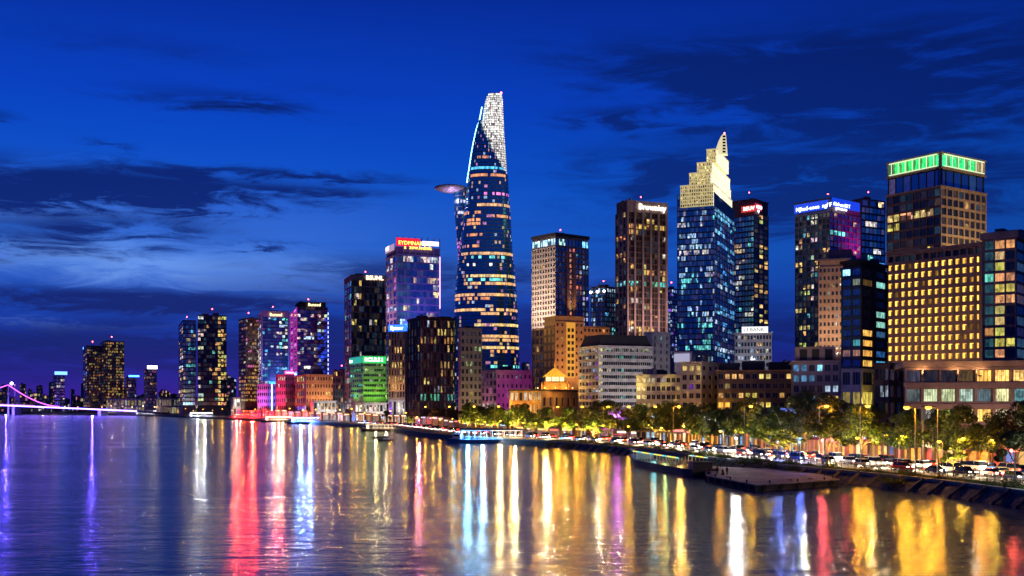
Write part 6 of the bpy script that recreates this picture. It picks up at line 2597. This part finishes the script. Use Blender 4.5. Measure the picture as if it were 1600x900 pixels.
# ================================================================ people on the pier
def person_mesh(seed, pose):
    rnd = random.Random(seed)
    if pose == 'stand':
        J = {'pel': (0, 0, .92), 'ch': (0, .01, 1.28), 'nk': (0, 0, 1.46), 'hd': (0, -.02, 1.60), 'ht': (0, -.01, 1.70),
             'kl': (-.11, -.03, .48), 'fl': (-.12, 0, .06), 'tl': (-.13, -.14, .03), 'kr': (.11, .02, .48), 'fr': (.12, .05, .06), 'tr_': (.13, -.09, .03),
             'sl': (-.19, 0, 1.38), 'el': (-.26, .02, 1.10), 'wl': (-.25, -.10, .86), 'sr': (.19, 0, 1.38), 'er': (.27, .02, 1.10), 'wr': (.26, -.08, .86), 'hl': (-.10, 0, .88), 'hr': (.10, 0, .88)}
    else:
        J = {'pel': (0, 0, .45), 'ch': (0, -.05, .82), 'nk': (0, -.07, 1.0), 'hd': (0, -.10, 1.14), 'ht': (0, -.10, 1.24),
             'kl': (-.14, -.42, .48), 'fl': (-.15, -.45, .06), 'tl': (-.15, -.60, .03), 'kr': (.14, -.42, .48), 'fr': (.15, -.45, .06), 'tr_': (.15, -.60, .03),
             'sl': (-.19, -.05, .92), 'el': (-.25, -.12, .66), 'wl': (-.16, -.34, .55), 'sr': (.19, -.05, .92), 'er': (.25, -.12, .66), 'wr': (.16, -.34, .55), 'hl': (-.10, -.02, .44), 'hr': (.10, -.02, .44)}
    RD = {'pel': .14, 'ch': .15, 'nk': .06, 'hd': .10, 'ht': .085, 'kl': .06, 'fl': .045, 'tl': .04, 'kr': .06, 'fr': .045, 'tr_': .04,
          'sl': .07, 'el': .045, 'wl': .035, 'sr': .07, 'er': .045, 'wr': .035, 'hl': .09, 'hr': .09}
    E = [('pel', 'ch'), ('ch', 'nk'), ('nk', 'hd'), ('hd', 'ht'), ('pel', 'hl'), ('hl', 'kl'), ('kl', 'fl'), ('fl', 'tl'), ('pel', 'hr'), ('hr', 'kr'), ('kr', 'fr'), ('fr', 'tr_'),
         ('ch', 'sl'), ('sl', 'el'), ('el', 'wl'), ('ch', 'sr'), ('sr', 'er'), ('er', 'wr')]
    names = list(J)
    me = bpy.data.meshes.new('person')
    me.from_pydata([J[n] for n in names], [(names.index(a), names.index(b_)) for a, b_ in E], [])
    return me, [RD[n] for n in names], names.index('pel')


M_cloth = mat('dark_clothes', (.05, .045, .05), .8, var=.5, scale=3)
for i, (px, py, pose, lab) in enumerate(((1107.5, 741, 'sit', 'person in dark clothes sitting at the barge end of the pier'), (1120.5, 741.5, 'stand', 'person in dark clothes standing second from the barge on the pier'),
                                         (1129, 742, 'sit', 'person in dark clothes sitting in the middle of the pier group'), (1136, 742.5, 'stand', 'person in dark clothes standing farthest from the barge in the pier group'))):
    me, rd, ri = person_mesh(i, pose)
    q = px_z(px, py, PZ)
    o = put('person', me, None, q, random.uniform(-.8, .8))
    mo = o.modifiers.new('skin', 'SKIN')
    for k, v in enumerate(me.skin_vertices[0].data if me.skin_vertices else []):
        v.radius = (rd[k], rd[k])
    if not me.skin_vertices:
        pass
    o.modifiers.new('sub', 'SUBSURF').levels = 1
    me.materials.append(M_cloth)
    tag(o, lab, 'person', 'people sitting about the pier')
    if pose == 'sit':
        bx = thing('crate_seat', 'low dark crate under the sitting person %s' % ('at the barge end' if i == 0 else 'in the middle of the pier group'), 'crate', q, o.rotation_euler.z)
        mb = MB()
        for k in range(3):
            mb.box(-.25, .25, -.2, .2, .02 + k * .12, .12 + k * .12)
        mb.build('slats', M_bark, bx)
        for sx in (-.22, .22):
            for sy in (-.17, .17):
                mb = MB()
                mb.box(sx - .03, sx + .03, sy - .03, sy + .03, 0, .37)
                mb.build('corner_post', M_bark, bx)

# ================================================================ boats
M_hulldk = mat('dark_hull_paint', (.03, .03, .045), .4, var=.2)
M_hullbl = mat('blue_hull_paint', (.04, .22, .45), .4, var=.15)
M_hullwd = mat('brown_hull_paint', (.16, .09, .05), .5, var=.3)
M_hullwh = mat('white_hull_paint', (.6, .62, .66), .4, var=.1)
M_canopy = mat('canopy_cloth', (.5, .5, .55), .7, var=.1)
M_bdeck = mat('boat_deck', (.25, .17, .11), .7, var=.3)


def hull(L_, Wd, H_, m, parent, bow=.22, rise=.5):
    mb = MB()
    secs = []
    for k in range(13):
        f = k / 12
        x = -L_ / 2 + L_ * f
        if f > 1 - bow:
            q = (f - 1 + bow) / bow
            w_ = Wd / 2 * (1 - q ** 2 * .93)
            h_ = H_ + rise * q ** 2
        elif f < .08:
            w_ = Wd / 2 * (.85 + .15 * f / .08)
            h_ = H_ + .1
        else:
            w_, h_ = Wd / 2, H_
        secs.append([(x, -w_, h_), (x, -w_ * .88, .1), (x, -w_ * .5, -.6), (x, w_ * .5, -.6), (x, w_ * .88, .1), (x, w_, h_)])
    for a, c in zip(secs[:-1], secs[1:]):
        for i in range(5):
            mb.quad(a[i], c[i], c[i + 1], a[i + 1])
        mb.quad(a[5], c[5], c[0], a[0])
    mb.poly(list(reversed(secs[0])))
    mb.poly(secs[-1])
    return mb.build('hull', m, parent)


def canopy_boat(name, label, loc, yaw, L_, Wd, H_, hm, roof_z, seg, lightc, lgain, lum, roofm=None, cabin=True, bulbs=10, x0=-.42, x1=.30, cat='boat', wide_light=True):
    o = thing(name, label, cat, loc, yaw)
    hull(L_, Wd, H_, hm, o)
    xa, xb = L_ * x0, L_ * x1
    mb = MB()
    n_ = seg
    for i in range(n_):
        for sy in (-1, 1):
            p = MB()
            xx = xa + (xb - xa) * i / (n_ - 1)
            p.tube((xx, sy * Wd * .42, H_), (xx, sy * Wd * .42, roof_z), .09, .09, 6)
            p.build('canopy_post', M_hullwh, o)
    # arched canopy
    r_ = MB()
    K = 6
    for i in range(K):
        y0_, y1_ = -Wd * .47 + Wd * .94 * i / K, -Wd * .47 + Wd * .94 * (i + 1) / K
        za = roof_z + .7 * math.cos((y0_ / (Wd * .47)) * PI / 2)
        zb_ = roof_z + .7 * math.cos((y1_ / (Wd * .47)) * PI / 2)
        r_.quad((xa - .6, y0_, za), (xb + .6, y0_, za), (xb + .6, y1_, zb_), (xa - .6, y1_, zb_))
        r_.quad((xa - .6, y1_, zb_ - .12), (xb + .6, y1_, zb_ - .12), (xb + .6, y0_, za - .12), (xa - .6, y0_, za - .12))
    r_.build('canopy', roofm or M_canopy, o)
    if cabin:
        c_ = MB()
        cx0 = xb + L_ * .01
        c_.box(cx0, cx0 + L_ * .10, -Wd * .3, Wd * .3, H_, H_ + 2.3)
        c_.box(cx0 - .3, cx0 + L_ * .10 + .4, -Wd * .34, Wd * .34, H_ + 2.3, H_ + 2.5)
        cb = c_.build('wheelhouse', M_hullwh, o)
        for sy in (-1, 1):
            w_ = MB()
            w_.box(cx0 + .5, cx0 + L_ * .10 - .5, sy * Wd * .3 - .04, sy * Wd * .3 + .04, H_ + 1.2, H_ + 2.0)
            w_.build('cabin_window', M_carglass, cb)
    # rail
    for sy in (-1, 1):
        t_ = MB()
        t_.tube((xa, sy * Wd * .45, H_ + .9), (xb, sy * Wd * .45, H_ + .9), .05, .05, 5)
        for i in range(int((xb - xa) / 1.6)):
            xx = xa + i * 1.6
            t_.tube((xx, sy * Wd * .45, H_), (xx, sy * Wd * .45, H_ + .9), .03, .03, 4)
        t_.build('rail', M_hullwh, o)
    # lamps under the canopy edge
    em = glowobj('boat_lamp_glow', 1.0)
    lb_ = MB()
    lb_.box(-.9, .9, -.10, .10, -.12, .12)
    lme = lb_.mesh('lamp_tube', em)
    for i in range(bulbs):
        xx = xa + (xb - xa) * (i + .5) / bulbs
        for sy in (-1, 1):
            c = lightc[i % len(lightc)] if not callable(lightc) else lightc(i / bulbs)
            put('lamp_tube', lme, o, (xx, sy * Wd * .45, roof_z - .15), color=tuple(q * lgain for q in c) + (1,))
    for (fx, c, e) in lum:
        xx = xa + (xb - xa) * fx
        light('canopy_light', 'POINT', (xx, 0, roof_z - .5), e, c, o, .4)
    # tables inside
    for i in range(int((xb - xa) / 3.2)):
        t_ = MB()
        xx = xa + 1.2 + i * 3.2
        t_.tube((xx, -Wd * .2, H_), (xx, -Wd * .2, H_ + .7), .06, .06, 6)
        t_.tube((xx, -Wd * .2, H_ + .7), (xx, -Wd * .2, H_ + .76), .6, .6, 10)
        t_.build('table', M_bdeck, o)
    return o


# blue lit restaurant boat
wl = px_z(758, 693, 0)
ob = canopy_boat('restaurant_boat', 'restaurant boat with bright blue white lit canopy and blue hull', (wl.x, wl.y + 3, 0), PI - .10, 33, 7.5, 1.7, M_hullbl, 5.6, 11,
                 lambda f: (.35, .7, 1.0) if f > .6 else ((.3, .35, 1) if f > .45 else (1, .9, .8)), 1.7,
                 [(.9, (.15, .55, 1), 10000), (.65, (.15, .5, 1), 9000), (.35, (1, .7, .3), 5000), (.1, (1, .65, .25), 5000)], mat('navy_canopy', (.03, .04, .16), .7, var=.1), x0=-.46, x1=.30, bulbs=14)
light('bow_lamp', 'POINT', (13.0, 0, 4.0), 4500, (.1, .5, 1), ob, .4)
# long dark barge beside the pier
pa, pb2 = px_z(974, 724, 0), px_z(1086, 746.5, 0)
md = (pa + pb2) / 2
yaw = math.atan2(pa.y - pb2.y, pa.x - pb2.x)
barge = canopy_boat('long_barge', 'long dark cruise barge with colourful lanterns moored by the pier', (md.x + 3.0, md.y + 1.0, 0), yaw, (pa - pb2).length * .93, 7.5, 1.6, M_hulldk, 3.9, 16,
                    [(.1, .5, .5), (1.0, .5, .05), (.4, .7, .1), (1, .6, .1), (.05, .4, .5)], 2.2, [(.25, (1, .5, .12), 700), (.55, (.5, .7, .2), 500), (.8, (.2, .7, .8), 400)],
                    mat('grey_canopy', (.07, .08, .10), .7, var=.3), x0=-.36, x1=.34, bulbs=18)
st = MB()
BL = (pa - pb2).length * .93
st.box(-BL / 2 + 1.5, -BL / 2 + 5, -2.2, 2.2, 1.6, 3.0)
st.box(-BL / 2 + 1.0, -BL / 2 + 5.4, -2.5, 2.5, 3.0, 3.15)
st.build('stern_house', M_hulldk, barge)
# a row of other boats down the bank
canopy_boat('lit_ferry', 'low ferry with cream lit deck rail, moored left of the dark brown block', (px_z(592, 673.5, 0).x, px_z(592, 673.5, 0).y, 0), PI - .35, 26, 6, 1.3, M_hullwd, 4.2, 8,
            [(1, .75, .4)], 2.2, [(.3, (1, .7, .35), 3500), (.7, (1, .75, .4), 3500)], bulbs=12)
q = px_z(474, 662.5, 0)
canopy_boat('blue_white_boat', 'excursion boat glowing blue and white below the peach lit block', (q.x, q.y, 0), PI - .3, 34, 8, 1.8, M_hulldk, 6.0, 9, [(.5, .8, 1), (.3, .5, 1), (1, 1, 1)], 16,
            [(.3, (.12, .25, 1), 70000), (.7, (.1, .35, 1), 70000)], bulbs=12)
q = px_z(432, 659.5, 0)
canopy_boat('warm_lit_boat', 'excursion boat with warm white lamps below the magenta lit block', (q.x, q.y, 0), PI - .3, 36, 8, 1.8, M_hulldk, 5.5, 9, [(1, .8, .5)], 14,
            [(.3, (1, .7, .3), 14000), (.7, (1, .6, .3), 14000)], bulbs=12)
q = px_z(388, 655.5, 0)
canopy_boat('red_lit_boat', 'floating bar washed in red light below the slatted brown tower', (q.x, q.y, 0), PI - .3, 62, 9, 2, M_hulldk, 6.5, 12, [(1, .03, .02), (1, .1, .03)], 18,
            [(.2, (1, .02, .02), 70000), (.5, (1, .02, .02), 70000), (.85, (1, .03, .02), 70000)], mat('red_canopy', (.5, .04, .03), .7, var=.1), bulbs=14)
q = px_z(312, 653.0, 0)
canopy_boat('white_lit_boat', 'white excursion boat with bright lamps below the twin dark towers', (q.x, q.y, 0), PI - .3, 46, 9, 2.4, M_hullwh, 7.5, 9, [(.85, .92, 1)], 20,
            [(.3, (.75, .85, 1), 30000), (.7, (.75, .85, 1), 30000)], bulbs=12)
q = px_z(228, 649.2, 0)
canopy_boat('far_white_boat', 'far white boat near the end of the lit bridge', (q.x, q.y, 0), PI - .2, 60, 12, 3, M_hullwh, 9, 8, [(.8, .88, 1)], 22, [(.5, (.75, .85, 1), 40000)], bulbs=10)


def rowboat(label, loc, yaw, L_=6.0):
    o = thing('small_boat', label, 'boat', loc, yaw, 'small boats by the bank')
    hull(L_, 1.7, .55, M_hullwd, o, .35, .5)
    for k in (-.25, .05, .28):
        mb = MB()
        mb.box(L_ * k - .15, L_ * k + .15, -.75, .75, .42, .48)
        mb.build('thwart', M_bdeck, o)
    mb = MB()
    for k in range(5):
        a0, a1 = PI * k / 5, PI * (k + 1) / 5
        mb.quad((-L_ * .18, -.75 * math.cos(a0), .5 + .9 * math.sin(a0)), (L_ * .15, -.75 * math.cos(a0), .5 + .9 * math.sin(a0)),
                (L_ * .15, -.75 * math.cos(a1), .5 + .9 * math.sin(a1)), (-L_ * .18, -.75 * math.cos(a1), .5 + .9 * math.sin(a1)))
    mb.build('shelter', M_canopy, o)


for px, py, lab, yw in ((593, 684, 'small covered boat drifting in front of the lit ferry', .3), (603, 688.5, 'small boat nearest the viewer off the lit ferry', 2.9), (531, 668, 'small boat right of the blue and white boat', .2),
                        (912, 703, 'small boat moored at the bank before the pagoda roofed hall', 1.9), (877, 700.5, 'small boat moored right behind the restaurant boat stern', 1.9), (955, 708, 'small boat moored just left of the long barge', 1.9)):
    q = px_z(px, py, 0)
    rowboat(lab, (q.x, q.y, 0), yw, 7.5 if px < 620 else 6)
# white light standing on the pier edge, and river-side flood lamps that the photograph shows as white and blue streaks
for px, off, c, e, lab in ((1150, 13.4, (1, .95, .9), 9000, 'white lamp globe on a pole behind the pier'), (1215, 13.4, (.12, .2, 1), 9000, 'blue lamp globe on a pole behind the right half of the pier'),
                           (1250, 13.4, (.10, .18, 1), 9000, 'blue lamp globe on a pole right of the other blue globe'), (1000, 33, (.1, .6, .9), 4500, 'teal lamp globe on the pavement below the striped office block'),
                           (1660, 13.0, (.9, .95, 1), 5000, 'white lamp globe at the right end of the promenade')):
    p = at_px(px, off)
    o = thing('promenade_globe_lamp', lab, 'lamp', (p[0], p[1], GZ + .1), 0, 'coloured globe lamps on the promenade')
    mb = MB()
    mb.tube((0, 0, 0), (0, 0, 4.2), .08, .06, 6)
    mb.build('pole', M_pole, o)
    mb = MB()
    mb.ball((0, 0, 4.45), .26)
    mb.build('lamp_globe', emitter('globe_%d_%d_%d' % (c[0] * 99, c[1] * 99, c[2] * 99), c, 30, False), o)
    light('globe_light', 'POINT', (0, 0, 4.9), e, c, o, .5)
